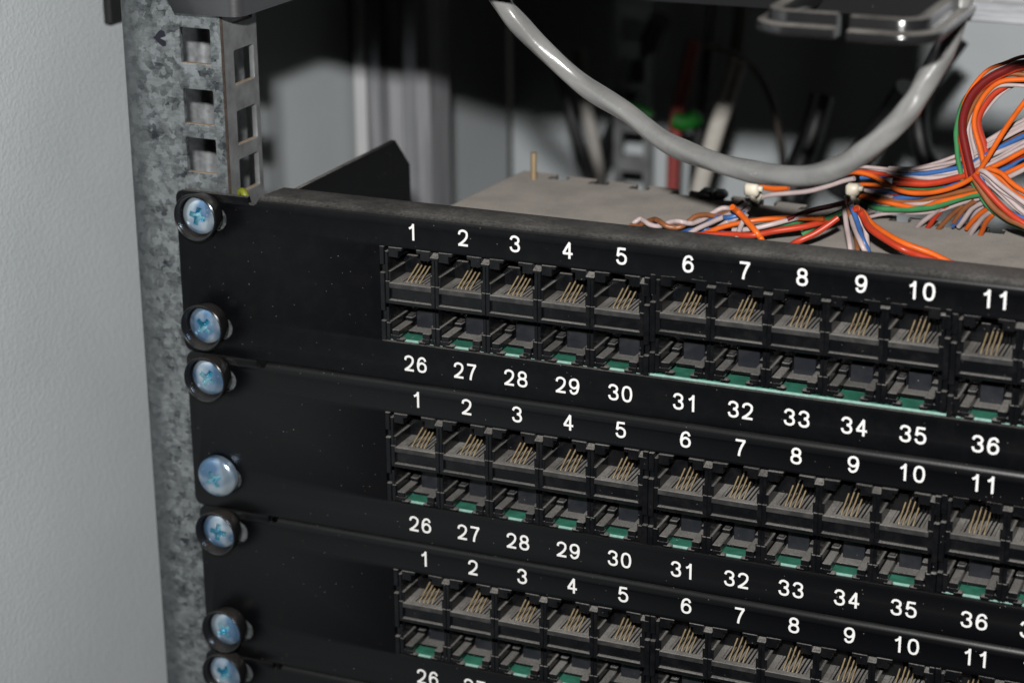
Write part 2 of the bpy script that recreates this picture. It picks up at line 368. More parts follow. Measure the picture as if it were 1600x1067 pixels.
# ------------------------------------------------------------------ paths of the cable and the wires (millimetres)
CABLE_PATH = [(77.5, 19.0, 52.8), (80.8, 20.0, 46.5), (83.7, 21.0, 42.2), (91.0, 23.0, 34.4), (101.2, 24.0, 26.1), (113.8, 21.0, 20.9), (125.5, 16.0, 15.9), (136.9, 11.0, 14.0), (146.7, 6.0, 13.7), (156.4, 1.0, 14.3), (166.5, -4.0, 16.3), (174.8, -8.0, 20.2), (181.5, -10.0, 25.5), (186.5, -10.0, 30.6), (190.0, -9.0, 35.3), (192.8, -7.5, 41.0), (195.5, -6.0, 46.8), (196.8, -5.0, 51.2), (197.7, -4.0, 55.1), (199.0, -3.0, 61.8)]
WIRES = [
    ('green', 0.675, 'pale green wire on the outer edge of the upright wire loop',
     [(186.5, 73.0, -2.8), (184.8, 73.0, 3.0), (184.2, 73.0, 6.7), (183.8, 73.0, 11.5), (185.4, 73.0, 19.0), (189.7, 73.0, 23.5), (194.1, 73.0, 26.0), (200.5, 73.0, 28.2), (207.6, 73.0, 26.9), (226.3, 73.0, 25.5), (250.3, 73.0, 23.7), (281.0, 73.0, 21.5), (321.0, 73.0, 18.5)]),
    ('dark_red', 1.08, 'dark red wire over the top of the upright wire loop',
     [(189.1, 70.9, -0.4), (186.9, 70.9, 6.9), (185.7, 70.9, 12.1), (185.9, 70.9, 16.3), (187.7, 70.9, 21.2), (191.1, 70.9, 25.1), (195.4, 70.9, 27.9), (199.8, 70.9, 29.8), (207.8, 70.9, 29.5), (226.7, 70.9, 29.2), (251.0, 70.9, 28.8), (282.0, 70.9, 28.4), (322.5, 70.9, 27.7)]),
    ('red', 0.675, 'red wire inside the pale green one in the upright wire loop',
     [(187.9, 72.0, -1.3), (186.3, 72.0, 4.5), (185.2, 72.0, 10.8), (187.6, 72.0, 19.9), (192.9, 72.0, 25.1), (199.7, 72.0, 28.5), (207.7, 72.0, 28.2), (226.6, 72.0, 27.9), (250.9, 72.0, 27.5), (281.9, 72.0, 27.1), (322.4, 72.0, 26.4)]),
    ('brown', 0.675, 'orange brown wire in the outer flank of the upright wire loop',
     [(188.5, 73.0, -1.4), (186.8, 73.0, 4.3), (185.7, 73.0, 11.1), (187.7, 73.0, 18.1), (191.2, 73.0, 23.7), (196.7, 73.0, 26.6), (207.7, 73.0, 26.0), (226.6, 73.0, 25.6), (250.9, 73.0, 25.0), (281.9, 73.0, 24.4), (322.3, 73.0, 23.5)]),
    ('white', 0.675, 'pinkish white wire in the outer flank of the upright wire loop',
     [(189.7, 74.1, -1.6), (188.0, 74.1, 4.2), (186.3, 74.1, 11.4), (188.4, 74.1, 19.0), (192.6, 74.1, 24.0), (202.5, 74.1, 26.4)]),
    ('white', 0.675, 'innermost whitish wire of the upright wire loop',
     [(190.4, 75.1, -0.7), (188.7, 75.1, 5.0), (187.1, 75.1, 11.3), (189.1, 75.1, 18.9), (193.8, 75.1, 23.9), (202.3, 75.1, 25.7)]),
    ('orange', 0.675, 'bright orange wire arching inside the upright wire loop',
     [(192.1, 72.0, 0.8), (190.5, 72.0, 6.5), (188.3, 72.0, 13.7), (189.9, 72.0, 19.8), (194.1, 72.0, 24.5), (201.0, 72.0, 25.7)]),
    ('red', 0.9, 'red wire forming the inner edge of the upright wire loop',
     [(192.7, 74.1, 1.3), (191.0, 74.1, 7.1), (188.9, 74.1, 13.8), (191.5, 74.1, 19.8), (195.6, 74.1, 23.5), (199.6, 74.1, 25.7), (207.5, 74.1, 26.7), (226.3, 74.1, 27.7), (250.4, 74.1, 28.9), (281.3, 74.1, 30.5), (321.6, 74.1, 32.6)]),
    ('orange', 0.675, 'orange wire dipping low then rising steeply in front of the bundle',
     [(154.2, 77.2, -4.1), (157.2, 75.9, -3.2), (162.4, 74.7, -3.4), (169.9, 73.4, -6.2), (176.6, 72.2, -6.0), (183.6, 70.9, -3.7), (189.3, 69.6, -0.0), (192.1, 68.4, 4.1), (197.1, 67.1, 13.9), (201.4, 65.9, 21.1), (206.4, 64.6, 28.5), (219.1, 62.6, 34.8), (235.3, 60.0, 42.9), (256.1, 56.7, 53.3), (283.2, 52.4, 66.8)]),
    ('red', 0.675, 'red wire along the middle of the sweeping wire bundle',
     [(155.6, 78.3, -4.2), (158.0, 77.2, -3.2), (167.5, 76.2, -3.3), (174.2, 75.1, -3.9), (181.7, 74.1, -2.7), (189.1, 73.0, 0.8), (194.3, 72.0, 3.9), (201.4, 70.9, 8.8), (209.1, 69.9, 13.4), (225.9, 68.3, 17.3), (247.6, 66.4, 22.4), (275.3, 63.8, 28.8), (311.4, 60.5, 37.2)]),
    ('red', 0.9, 'red wire just under the middle of the sweeping wire bundle',
     [(167.8, 75.1, -4.6), (177.1, 74.1, -3.9), (185.1, 73.0, -1.2), (191.4, 72.0, 1.7), (197.5, 70.9, 4.7), (201.7, 69.9, 7.4), (209.5, 68.8, 11.5), (226.7, 67.1, 15.1), (248.8, 64.8, 19.6), (277.1, 62.0, 25.5), (313.9, 58.3, 33.1)]),
    ('white', 0.675, 'whitish wire between the blue wire and the red wires of the bundle',
     [(159.2, 77.2, -4.3), (169.0, 76.2, -2.7), (177.3, 75.1, -2.7), (184.8, 74.1, -0.6), (191.9, 73.0, 4.8), (201.1, 72.0, 9.8), (208.9, 70.9, 14.7), (225.6, 69.2, 18.8), (247.0, 67.1, 24.0), (274.4, 64.4, 30.7), (310.1, 60.8, 39.4)]),
    ('blue', 0.675, 'long blue wire along the upper side of the sweeping bundle',
     [(158.6, 77.2, -4.8), (169.0, 76.2, -2.8), (177.2, 75.1, -1.3), (186.3, 74.1, 1.7), (193.9, 73.0, 6.8), (201.0, 72.0, 11.4), (208.8, 70.9, 16.2), (225.5, 69.2, 20.2), (247.1, 67.1, 25.4), (274.6, 64.3, 31.9), (310.4, 60.8, 40.5)]),
    ('white', 0.675, 'pinkish wire along the top of the sweeping bundle',
     [(165.9, 78.3, -3.6), (174.2, 77.0, -2.0), (183.2, 75.7, 2.0), (191.0, 74.5, 7.0), (200.6, 73.2, 13.3), (208.4, 72.0, 18.5), (224.9, 70.2, 22.7), (246.0, 67.9, 28.2), (273.0, 65.0, 35.1), (308.3, 61.2, 44.2)]),
    ('brown', 0.675, 'brownish wire behind the top of the sweeping bundle',
     [(166.5, 80.4, -3.6), (173.1, 79.3, -2.4), (180.7, 78.3, 1.1), (188.0, 77.2, 4.3), (200.2, 76.2, 11.4), (208.1, 75.1, 16.8), (224.5, 73.5, 21.1), (245.5, 71.4, 26.7), (272.5, 68.8, 33.8), (307.6, 65.4, 43.0)]),
    ('white', 0.675, 'white wire fraying from the top of the sweeping bundle',
     [(185.0, 77.2, 3.1), (191.2, 75.9, 7.7), (196.3, 74.6, 11.2), (200.5, 73.2, 14.1), (208.4, 72.0, 19.6), (224.7, 70.3, 24.0), (245.7, 68.0, 29.6), (272.4, 65.2, 36.8), (307.4, 61.5, 46.1)]),
    ('green', 0.675, 'short green wire above the sweeping bundle beside the wire loop',
     [(195.2, 75.1, 11.5), (200.2, 75.1, 14.6), (207.9, 75.1, 18.3), (225.4, 75.1, 21.6), (247.9, 75.1, 25.9), (276.7, 75.1, 31.4), (314.3, 75.1, 38.5)]),
    ('green', 0.675, 'thin green wire hidden under the orange wire in the bundle',
     [(168.8, 78.3, -6.6), (177.0, 77.2, -5.7), (184.6, 76.2, -3.2), (190.4, 75.1, -0.1)]),
    ('orange', 0.675, 'orange wire crossing the thick end of the bundle',
     [(191.9, 68.8, 2.1), (197.0, 68.1, 5.1), (202.0, 67.4, 8.6), (209.8, 66.7, 13.1), (226.8, 65.6, 16.9), (248.6, 64.2, 21.9), (276.5, 62.4, 28.2), (313.0, 60.1, 36.4)]),
    ('blue', 0.675, 'short blue wire below the red wires where it meets the fan',
     [(194.4, 72.0, 1.0), (198.5, 71.2, 3.6), (201.6, 70.6, 6.3), (209.5, 69.9, 10.2), (226.9, 68.8, 13.6), (249.3, 67.4, 18.0), (277.9, 65.5, 23.5), (315.2, 63.2, 30.8)]),
    ('blue', 0.675, 'blue wire of the lower bunch leaving the yellowed round tie',
     [(155.9, 81.4, -10.9), (158.9, 80.1, -13.9), (161.8, 78.9, -11.9), (167.5, 77.6, -9.7), (174.7, 76.4, -8.1), (181.7, 75.1, -5.9)]),
    ('white', 0.675, 'upper whitish wire of the lower bunch',
     [(156.1, 80.4, -10.6), (159.2, 79.1, -14.7), (164.8, 77.9, -12.4), (170.5, 76.7, -10.9), (177.6, 75.4, -9.3), (184.1, 74.3, -6.0), (189.4, 73.0, -3.5)]),
    ('brown', 0.675, 'pale brown wire of the lower bunch',
     [(156.6, 78.3, -10.0), (172.1, 76.7, -10.0), (178.7, 75.1, -7.8), (185.2, 73.5, -5.2), (190.7, 72.0, -3.2)]),
    ('green', 0.81, 'bright green wire along the underside of the lower bunch',
     [(156.4, 79.3, -10.3), (162.2, 77.6, -12.6), (170.7, 75.9, -11.9), (179.0, 74.3, -9.9), (186.6, 72.6, -6.3), (191.7, 70.9, -4.3)]),
    ('white', 0.675, 'lowest whitish wire of the lower bunch',
     [(155.9, 81.4, -10.9), (163.4, 79.7, -13.5), (172.9, 78.0, -13.1), (179.6, 76.4, -11.4), (186.3, 74.7, -8.1), (191.9, 73.0, -5.7)]),
    ('dark_red', 0.9, 'dark red wire at the back of the lower bunch',
     [(155.6, 82.5, -11.2), (159.0, 81.0, -9.6), (164.7, 79.5, -8.7), (172.7, 78.0, -8.1), (181.4, 76.6, -5.7), (188.5, 75.1, -3.3)]),
    ('red', 0.675, 'red wire at the back of the lower bunch',
     [(156.1, 80.4, -10.6), (158.9, 79.6, -10.8), (163.9, 78.8, -9.4), (169.5, 77.9, -8.1), (176.1, 77.2, -7.0)]),
    ('orange', 0.675, 'orange wire half buried in the lower bunch',
     [(157.0, 77.2, -9.7), (173.4, 75.6, -11.0), (180.1, 74.1, -8.5), (186.6, 72.5, -5.9), (191.9, 70.9, -3.8)]),
    ('white', 0.675, 'uppermost whitish wire of the fan spreading down to the tray',
     [(191.2, 68.8, 2.3), (193.3, 67.2, 2.1), (197.4, 65.7, -0.4), (203.5, 64.1, -3.7), (212.1, 62.5, -8.0), (229.4, 60.2, -11.4), (251.5, 57.2, -15.5), (279.9, 53.5, -15.5), (316.8, 48.5, -15.5)]),
    ('white', 0.675, 'second whitish wire of the fan spreading down to the tray',
     [(191.5, 69.9, 1.2), (195.3, 68.6, -1.3), (199.4, 67.2, -4.0), (203.4, 65.9, -6.7), (212.0, 64.6, -11.3), (229.1, 62.8, -14.9), (251.2, 60.4, -15.5), (279.3, 57.3, -15.5), (316.0, 53.4, -15.5)]),
    ('red', 0.81, 'red wire of the fan spreading down to the tray',
     [(189.9, 68.8, 1.0), (192.5, 67.5, -1.3), (196.0, 66.3, -4.3), (200.0, 65.0, -7.1), (203.9, 63.8, -8.9), (212.4, 62.5, -12.7), (230.0, 60.6, -15.5), (252.5, 58.1, -15.5), (281.4, 54.9, -15.5), (319.0, 50.7, -15.5)]),
    ('green', 0.675, 'green wire on the underside of the fan',
     [(188.3, 73.0, -1.5), (190.5, 72.0, -4.2), (193.5, 70.9, -7.4), (197.7, 69.9, -9.9), (203.2, 68.8, -11.7), (221.2, 66.2, -14.1), (244.3, 62.8, -15.5), (273.8, 58.5, -15.5), (312.3, 52.9, -15.5)]),
    ('brown', 0.81, 'orange brown wire on the lower edge of the fan',
     [(189.8, 69.9, -0.6), (192.5, 68.4, -3.6), (195.5, 66.9, -6.4), (199.5, 65.4, -8.5), (202.8, 64.0, -9.2), (212.3, 62.5, -11.7), (230.6, 60.4, -13.6), (254.1, 57.7, -15.5), (284.1, 54.2, -15.5), (323.3, 49.7, -15.5)]),
    ('orange', 0.675, 'upper orange wire of the fan',
     [(193.6, 67.8, 3.2), (197.0, 66.5, 2.6), (199.9, 65.1, 0.8), (203.4, 63.8, -0.7), (211.8, 62.5, -3.9), (229.6, 60.5, -6.6), (252.6, 57.9, -10.1), (281.9, 54.6, -14.6), (320.2, 50.3, -15.5)]),
    ('orange', 0.675, 'lower orange wire of the fan',
     [(193.0, 68.8, 2.2), (197.0, 67.5, 0.7), (200.4, 66.2, -1.8), (203.3, 64.8, -3.0), (211.8, 63.6, -6.2), (229.7, 61.8, -8.9), (252.7, 59.4, -12.3), (282.1, 56.4, -15.5), (320.4, 52.5, -15.5)]),
    ('green', 0.675, 'thin green wire between the whitish wires of the fan',
     [(191.7, 72.0, 0.2), (195.6, 70.7, -3.4), (199.6, 69.3, -5.8), (203.1, 68.0, -7.8), (211.6, 66.7, -10.9), (229.5, 64.7, -13.5), (252.6, 62.1, -15.5), (282.0, 58.9, -15.5), (320.4, 54.6, -15.5)]),
    ('white', 0.675, 'whitish wire crossing above the fan beside the wire loop',
     [(198.2, 68.8, 1.0), (202.3, 67.8, 3.8), (210.1, 66.7, 9.0), (226.6, 65.1, 13.2), (247.7, 63.0, 18.7), (274.8, 60.3, 25.7), (310.1, 56.8, 34.8)]),
    ('orange', 0.675, 'pale orange wire crossing above the fan beside the wire loop',
     [(197.3, 70.9, 1.5), (201.9, 69.9, 4.4), (209.7, 68.8, 9.5), (226.2, 67.2, 13.7), (247.5, 65.0, 19.1), (274.7, 62.4, 25.9), (310.1, 58.8, 34.9)]),
    ('white', 0.675, 'whitish wire end turning down into the tray slots, first of the row',
     [(181.2, 75.1, -9.5), (178.0, 77.2, -12.9), (174.5, 79.3, -16.5), (172.5, 81.4, -19.6)]),
    ('red', 0.675, 'red wire end turning down into the tray slots',
     [(182.5, 75.1, -9.1), (179.5, 77.2, -12.6), (177.1, 79.3, -16.4), (175.2, 81.4, -19.3)]),
    ('brown', 0.675, 'pale brown wire end turning down into the tray slots',
     [(186.2, 75.1, -9.3), (183.3, 77.2, -12.3), (179.9, 79.3, -16.6), (178.0, 81.4, -19.6)]),
    ('brown', 0.675, 'orange brown wire end beside the fan, highest of its row',
     [(189.6, 73.0, -7.0), (187.1, 74.4, -9.3), (185.2, 75.8, -12.1), (183.9, 77.2, -14.4)]),
    ('white', 0.675, 'whitish wire end beside the fan above the tray slots',
     [(192.2, 73.0, -7.0), (188.9, 74.8, -9.4), (186.6, 76.5, -13.0), (184.9, 78.3, -15.7)]),
    ('orange', 0.675, 'orange wire end beside the fan above the tray slots',
     [(193.8, 72.0, -7.9), (191.2, 74.1, -10.3), (188.9, 76.2, -13.2), (187.0, 78.3, -16.0)]),
    ('white', 0.675, 'whitish wire end under the fan above the tray slots',
     [(194.1, 72.0, -9.0), (191.5, 74.4, -11.8), (188.9, 76.9, -16.0), (187.5, 79.3, -19.0)]),
    ('orange', 0.675, 'orange and green wire end under the fan above the tray slots',
     [(194.7, 72.0, -9.7), (192.6, 74.4, -12.7), (191.3, 76.9, -15.8), (190.1, 79.3, -18.7)]),
    ('orange', 0.81, 'long orange wire running from the yellowed round tie down across the tray',
     [(165.3, 47.4, -4.8), (166.0, 51.0, -6.7), (169.6, 47.6, -8.7), (177.6, 42.0, -10.5), (185.5, 41.3, -12.4), (191.8, 40.5, -14.4), (197.4, 43.1, -16.3)]),
    ('red', 0.9, 'long red wire beside the orange one across the tray',
     [(165.0, 47.3, -4.8), (166.2, 49.1, -6.7), (170.0, 43.8, -8.7), (178.3, 37.4, -10.5), (183.1, 38.5, -12.4), (188.3, 40.9, -14.4), (191.1, 44.1, -16.3)]),
    ('white', 0.675, 'whitish wire hanging from the yellowed round tie, longest strand',
     [(160.8, 53.9, -3.7), (161.8, 53.7, -6.2), (164.9, 46.3, -8.8), (169.0, 38.8, -11.3), (170.4, 39.0, -13.8), (171.3, 39.9, -16.3)]),
    ('brown', 0.675, 'brown wire hanging from the yellowed round tie',
     [(161.6, 52.1, -3.7), (162.7, 50.3, -6.9), (165.3, 47.2, -10.0), (168.4, 37.8, -13.2), (168.1, 40.5, -16.3)]),
    ('white', 0.675, 'whitish wire hanging from the yellowed round tie, strand beside the red wire',
     [(161.0, 51.8, -5.8), (162.8, 47.6, -9.3), (165.9, 40.2, -12.9), (166.3, 39.7, -16.3)]),
    ('white', 0.675, 'whitish wire hanging from the yellowed round tie, shortest strand',
     [(163.3, 48.6, -3.7), (164.6, 49.1, -6.9), (166.9, 49.8, -10.0), (168.1, 48.2, -13.2), (168.9, 46.4, -16.3)]),
    ('blue', 0.675, 'blue wire hanging from the yellowed round tie',
     [(163.6, 48.7, -4.8), (165.7, 46.4, -7.7), (168.7, 40.8, -10.5), (170.4, 40.5, -13.4), (171.1, 41.7, -16.3)]),
    ('white', 0.675, 'whitish wire twisted with a brown one on the tray',
     [(105.8, 48.0, -15.4), (106.1, 48.5, -14.9), (106.6, 48.8, -14.6), (106.9, 49.1, -14.3), (107.2, 49.3, -14.2), (107.6, 49.4, -14.2), (108.5, 48.8, -14.4), (109.3, 48.3, -14.6), (110.1, 48.0, -14.9), (111.0, 47.9, -15.1), (111.8, 47.8, -15.2), (112.5, 47.8, -15.2), (113.4, 47.8, -15.0), (114.1, 47.7, -14.7), (114.9, 47.5, -14.3), (115.7, 47.3, -13.8), (116.6, 47.2, -13.4), (117.5, 47.0, -13.1), (118.3, 46.7, -12.9), (119.3, 46.4, -12.8), (119.9, 46.4, -12.9), (120.4, 46.9, -13.1), (120.8, 47.5, -13.4), (121.4, 48.3, -13.6), (121.8, 49.2, -13.8), (122.3, 50.5, -13.8), (122.9, 51.9, -13.7), (123.5, 53.2, -13.5), (124.0, 54.5, -13.2), (124.6, 55.6, -12.7), (125.3, 56.4, -12.3), (125.9, 57.0, -11.9), (126.5, 57.4, -11.6), (127.1, 57.8, -11.4), (127.8, 58.2, -11.4), (128.4, 59.0, -11.6), (128.9, 59.9, -11.8), (129.5, 60.9, -12.1), (130.1, 62.1, -12.3), (130.6, 63.5, -12.4)]),
    ('brown', 0.675, 'brown wire twisted with a whitish one on the tray',
     [(105.8, 46.3, -15.4), (106.1, 47.0, -15.6), (106.6, 47.8, -15.8), (106.9, 48.6, -15.9), (107.2, 49.5, -15.9), (107.6, 50.3, -15.6), (108.5, 50.2, -15.3), (109.3, 50.0, -14.8), (110.1, 49.6, -14.4), (111.0, 49.1, -13.9), (111.8, 48.5, -13.6), (112.5, 47.7, -13.5), (113.4, 47.0, -13.5), (114.1, 46.4, -13.6), (114.9, 45.9, -13.8), (115.7, 45.6, -14.1), (116.6, 45.8, -14.4), (117.5, 46.1, -14.5), (118.3, 46.5, -14.6), (119.3, 46.9, -14.4), (119.9, 47.6, -14.1), (120.4, 48.5, -13.7), (120.8, 49.2, -13.3), (121.4, 49.8, -12.8), (121.8, 50.3, -12.4), (122.3, 50.8, -12.2), (122.9, 51.5, -12.1), (123.5, 52.2, -12.2), (124.0, 53.0, -12.3), (124.6, 54.0, -12.6), (125.3, 54.8, -12.9), (125.9, 55.8, -13.1), (126.5, 56.8, -13.1), (127.1, 57.9, -13.1), (127.8, 59.0, -12.9), (128.4, 60.3, -12.5), (128.9, 61.5, -12.1), (129.5, 62.6, -11.7), (130.1, 63.5, -11.3), (130.6, 64.3, -11.0)]),
    ('blue', 0.675, 'upper blue wire by the white tie under the grey cable',
     [(121.8, 53.3, -15.3), (123.6, 55.8, -14.2), (126.8, 55.0, -13.2), (131.0, 52.7, -12.1), (134.3, 54.6, -11.1)]),
    ('blue', 0.675, 'lower blue wire curving behind the panel lip',
     [(119.5, 44.7, -15.8), (120.9, 49.3, -15.9), (124.0, 52.0, -16.0), (128.1, 51.7, -16.1), (132.7, 49.2, -16.2), (136.3, 46.2, -16.3)]),
    ('white', 0.675, 'whitish wire rising to the white tie under the grey cable',
     [(121.7, 44.8, -15.8), (123.7, 47.6, -14.6), (126.7, 51.6, -13.4), (129.7, 55.7, -12.2), (132.0, 62.1, -11.1)]),
    ('white', 0.675, 'whitish wire touching the white tie under the grey cable',
     [(127.4, 49.8, -15.3), (129.6, 53.6, -13.9), (132.2, 53.4, -12.4), (133.8, 59.4, -11.1)]),
    ('orange', 0.675, 'orange wire stretched between the two white ties',
     [(126.0, 46.1, -15.3), (129.2, 49.2, -14.2), (134.1, 52.7, -13.2), (140.1, 54.4, -12.1), (146.5, 54.3, -11.1), (155.6, 52.9, -10.0)]),
    ('white', 0.675, 'whitish wire stretched between the two white ties',
     [(132.5, 49.9, -14.7), (137.7, 49.3, -13.6), (142.5, 50.7, -12.3), (147.0, 53.7, -11.2), (150.8, 53.9, -10.0)]),
    ('green', 0.675, 'thin green wire stretched between the two white ties',
     [(134.4, 49.5, -15.3), (138.6, 52.3, -14.2), (144.5, 55.3, -13.2), (149.8, 57.5, -12.1), (153.9, 57.6, -11.1)]),
    ('red', 0.81, 'red wire low between the two white ties',
     [(123.6, 45.5, -15.8), (132.0, 46.1, -14.8), (139.2, 44.7, -13.9), (144.3, 47.5, -13.0), (151.6, 51.2, -11.9), (155.8, 55.6, -11.0), (158.6, 58.7, -10.0)]),
    ('brown', 0.675, 'brown wire low between the two white ties',
     [(134.3, 49.8, -15.8), (139.4, 52.5, -15.0), (145.0, 53.7, -14.0), (148.8, 55.4, -13.2)]),
    ('orange', 0.81, 'orange wire falling from the white tie under the grey cable to the panel lip',
     [(132.8, 47.7, -7.9), (133.8, 49.6, -9.6), (137.0, 47.6, -11.3), (140.2, 44.9, -13.0), (141.4, 45.3, -14.6), (142.6, 44.1, -16.3)]),
    ('red', 0.675, 'red wire behind the falling orange one at the white tie under the grey cable',
     [(132.7, 49.3, -9.0), (134.7, 50.8, -10.9), (137.3, 49.4, -12.9), (139.8, 48.1, -14.7), (141.9, 45.1, -16.6)]),
    ('white', 0.675, 'short pinkish wire hanging from the white tie under the grey cable',
     [(136.1, 49.7, -10.0), (135.2, 49.3, -12.1), (135.2, 45.9, -14.2), (135.1, 44.2, -16.3)]),
    ('green', 0.855, 'green wire rising to the yellowed round tie',
     [(149.8, 54.8, -15.3), (151.8, 55.2, -13.4), (154.1, 55.6, -11.6), (157.1, 55.2, -9.8), (160.4, 54.6, -7.9)]),
    ('red', 0.81, 'red wire rising to the yellowed round tie',
     [(149.0, 44.8, -15.8), (151.7, 43.7, -13.8), (155.3, 45.3, -11.9), (158.1, 46.9, -9.9), (160.5, 48.2, -7.9)]),
    ('dark_red', 0.675, 'dark red wire at the back between the white ties',
     [(146.0, 52.8, -11.1), (149.2, 54.7, -9.8), (152.8, 55.3, -8.4), (156.6, 54.9, -7.1), (160.5, 55.5, -5.8)]),
    ('white', 0.675, 'pinkish wire slung between the white ties above the tray',
     [(131.7, 79.3, -13.3), (135.0, 78.5, -12.1), (144.0, 77.6, -10.2), (149.8, 76.8, -8.0), (154.3, 75.9, -5.9), (157.5, 75.1, -4.7)]),
    ('orange', 0.9, 'orange wire end showing under the grey cable',
     [(128.4, 79.3, -11.4), (131.3, 78.6, -10.4), (135.1, 77.9, -10.3), (139.2, 77.2, -9.4)]),
    ('orange', 0.5, 'thin orange strand beside the dark red wire over the top of the upright wire loop',
     [(188.8, 72.1, 1.4), (186.7, 72.1, 9.0), (185.4, 72.1, 13.9), (185.4, 72.1, 18.3), (187.5, 72.1, 23.0), (190.8, 72.1, 27.2), (194.9, 72.1, 29.3), (199.9, 72.1, 31.4), (207.2, 72.1, 31.5), (226.1, 72.1, 31.6), (250.4, 72.1, 31.7), (281.4, 72.1, 31.9), (321.9, 72.1, 32.1)]),
    ('white', 0.5, 'thin whitish strand beside the innermost whitish wire of the upright wire loop',
     [(189.6, 76.7, -1.5), (188.3, 76.7, 3.9), (187.1, 76.7, 10.2), (189.1, 76.7, 17.5), (193.7, 76.7, 22.5), (202.3, 76.7, 24.8)]),
    ('white', 0.5, 'thin whitish strand beside the bright orange wire arching inside the upright wire loop',
     [(191.8, 72.6, -0.1), (190.4, 72.6, 5.1), (188.1, 72.6, 12.6), (189.5, 72.6, 18.4), (193.5, 72.6, 23.2), (200.9, 72.6, 23.9)]),
    ('white', 0.5, 'thin whitish strand beside the red wire forming the inner edge of the upright wire loop',
     [(192.2, 75.2, -0.1), (190.8, 75.2, 5.1), (188.8, 75.2, 12.3), (191.7, 75.2, 18.0), (195.1, 75.2, 21.9), (199.5, 75.2, 24.1), (207.2, 75.2, 24.7), (226.1, 75.2, 25.3), (250.3, 75.2, 26.1), (281.3, 75.2, 27.1), (321.7, 75.2, 28.3)]),
    ('white', 0.5, 'thin whitish strand beside the red wire along the middle of the sweeping wire bundle',
     [(156.3, 78.7, -3.1), (158.5, 77.6, -2.0), (168.1, 76.6, -1.8), (174.9, 75.5, -1.8), (182.2, 74.5, -0.6), (189.3, 73.4, 2.0), (194.9, 72.4, 5.1), (201.6, 71.3, 10.2), (209.7, 70.3, 14.7), (226.8, 68.8, 18.4), (248.7, 66.9, 23.2), (276.8, 64.4, 29.3), (313.3, 61.2, 37.3)]),
    ('white', 0.5, 'thin whitish strand beside the red wire just under the middle of the sweeping wire bundle',
     [(167.0, 76.6, -2.9), (176.5, 75.5, -2.2), (184.6, 74.5, 0.5), (191.1, 73.4, 2.7), (197.4, 72.4, 6.4), (201.1, 71.3, 8.9), (209.1, 70.3, 13.3), (226.2, 68.8, 17.0), (248.2, 66.8, 21.7), (276.3, 64.3, 27.8), (312.9, 61.0, 35.7)]),
    ('white', 0.5, 'thin whitish strand beside the long blue wire along the upper side of the sweeping bundle',
     [(158.1, 77.9, -3.4), (169.0, 76.9, -1.8), (177.2, 75.8, 0.3), (185.8, 74.8, 3.3), (193.8, 73.7, 8.5), (200.7, 72.7, 13.1), (208.9, 71.6, 17.2), (226.2, 69.9, 20.6), (248.5, 67.8, 25.0), (277.0, 65.0, 30.6), (314.1, 61.5, 38.0)]),
    ('white', 0.5, 'thin whitish strand beside the pinkish wire along the top of the sweeping bundle',
     [(165.4, 79.5, -2.2), (173.6, 78.3, -1.0), (182.6, 77.0, 3.0), (190.6, 75.7, 8.0), (200.1, 74.5, 14.8), (207.6, 73.2, 19.8), (224.0, 71.2, 24.0), (245.2, 68.6, 29.5), (272.1, 65.3, 36.4), (307.4, 61.1, 45.5)]),
    ('blue', 0.5, 'thin blue strand beside the brownish wire behind the top of the sweeping bundle',
     [(166.6, 81.2, -5.3), (173.6, 80.1, -3.7), (180.6, 79.1, -0.4), (188.7, 78.0, 2.9), (200.2, 77.0, 10.2), (208.7, 75.9, 14.8), (225.8, 74.3, 18.4), (247.9, 72.3, 23.1), (276.0, 69.7, 29.1), (312.7, 66.3, 36.9)]),
    ('white', 0.5, 'thin whitish strand beside the white wire fraying from the top of the sweeping bundle',
     [(185.5, 77.9, 3.8), (191.8, 76.7, 8.8), (196.9, 75.3, 12.6), (201.1, 73.9, 15.2), (208.9, 72.7, 20.4), (225.4, 70.9, 24.6), (246.5, 68.6, 30.1), (273.5, 65.7, 37.0), (308.8, 61.9, 46.1)]),
    ('white', 0.5, 'thin whitish strand beside the orange wire crossing the thick end of the bundle',
     [(192.3, 70.0, 3.1), (197.0, 69.2, 6.3), (202.1, 68.6, 9.7), (210.3, 67.9, 14.0), (227.6, 66.8, 17.6), (249.8, 65.5, 22.2), (278.1, 63.8, 28.0), (315.1, 61.5, 35.6)]),
    ('white', 0.5, 'thin whitish strand beside the blue wire of the lower bunch leaving the yellowed round tie',
     [(155.8, 83.0, -9.2), (157.9, 81.7, -12.5), (161.5, 80.5, -10.2), (167.4, 79.2, -8.2), (174.5, 77.9, -6.2), (181.5, 76.7, -3.9)]),
    ('white', 0.5, 'thin whitish strand beside the upper whitish wire of the lower bunch',
     [(155.9, 81.1, -11.9), (159.1, 79.8, -16.0), (164.5, 78.7, -14.6), (170.3, 77.4, -13.0), (177.1, 76.2, -10.9), (183.6, 75.0, -7.8), (189.4, 73.7, -5.1)]),
    ('blue', 0.5, 'thin blue strand beside the pale brown wire of the lower bunch',
     [(156.1, 79.0, -8.7), (171.6, 77.4, -7.9), (178.2, 75.8, -6.4), (184.9, 74.3, -3.1), (190.1, 72.7, -1.1)]),
    ('white', 0.5, 'thin whitish strand beside the bright green wire along the underside of the lower bunch',
     [(156.2, 80.5, -9.5), (162.2, 78.8, -11.6), (170.7, 77.1, -10.5), (178.6, 75.4, -9.3), (186.3, 73.7, -5.6), (191.3, 72.1, -2.8)]),
    ('white', 0.5, 'thin whitish strand beside the lowest whitish wire of the lower bunch',
     [(156.1, 81.9, -9.7), (163.9, 80.2, -12.1), (173.1, 78.6, -12.1), (179.9, 76.9, -10.5), (186.7, 75.2, -6.7), (192.2, 73.5, -4.9)]),
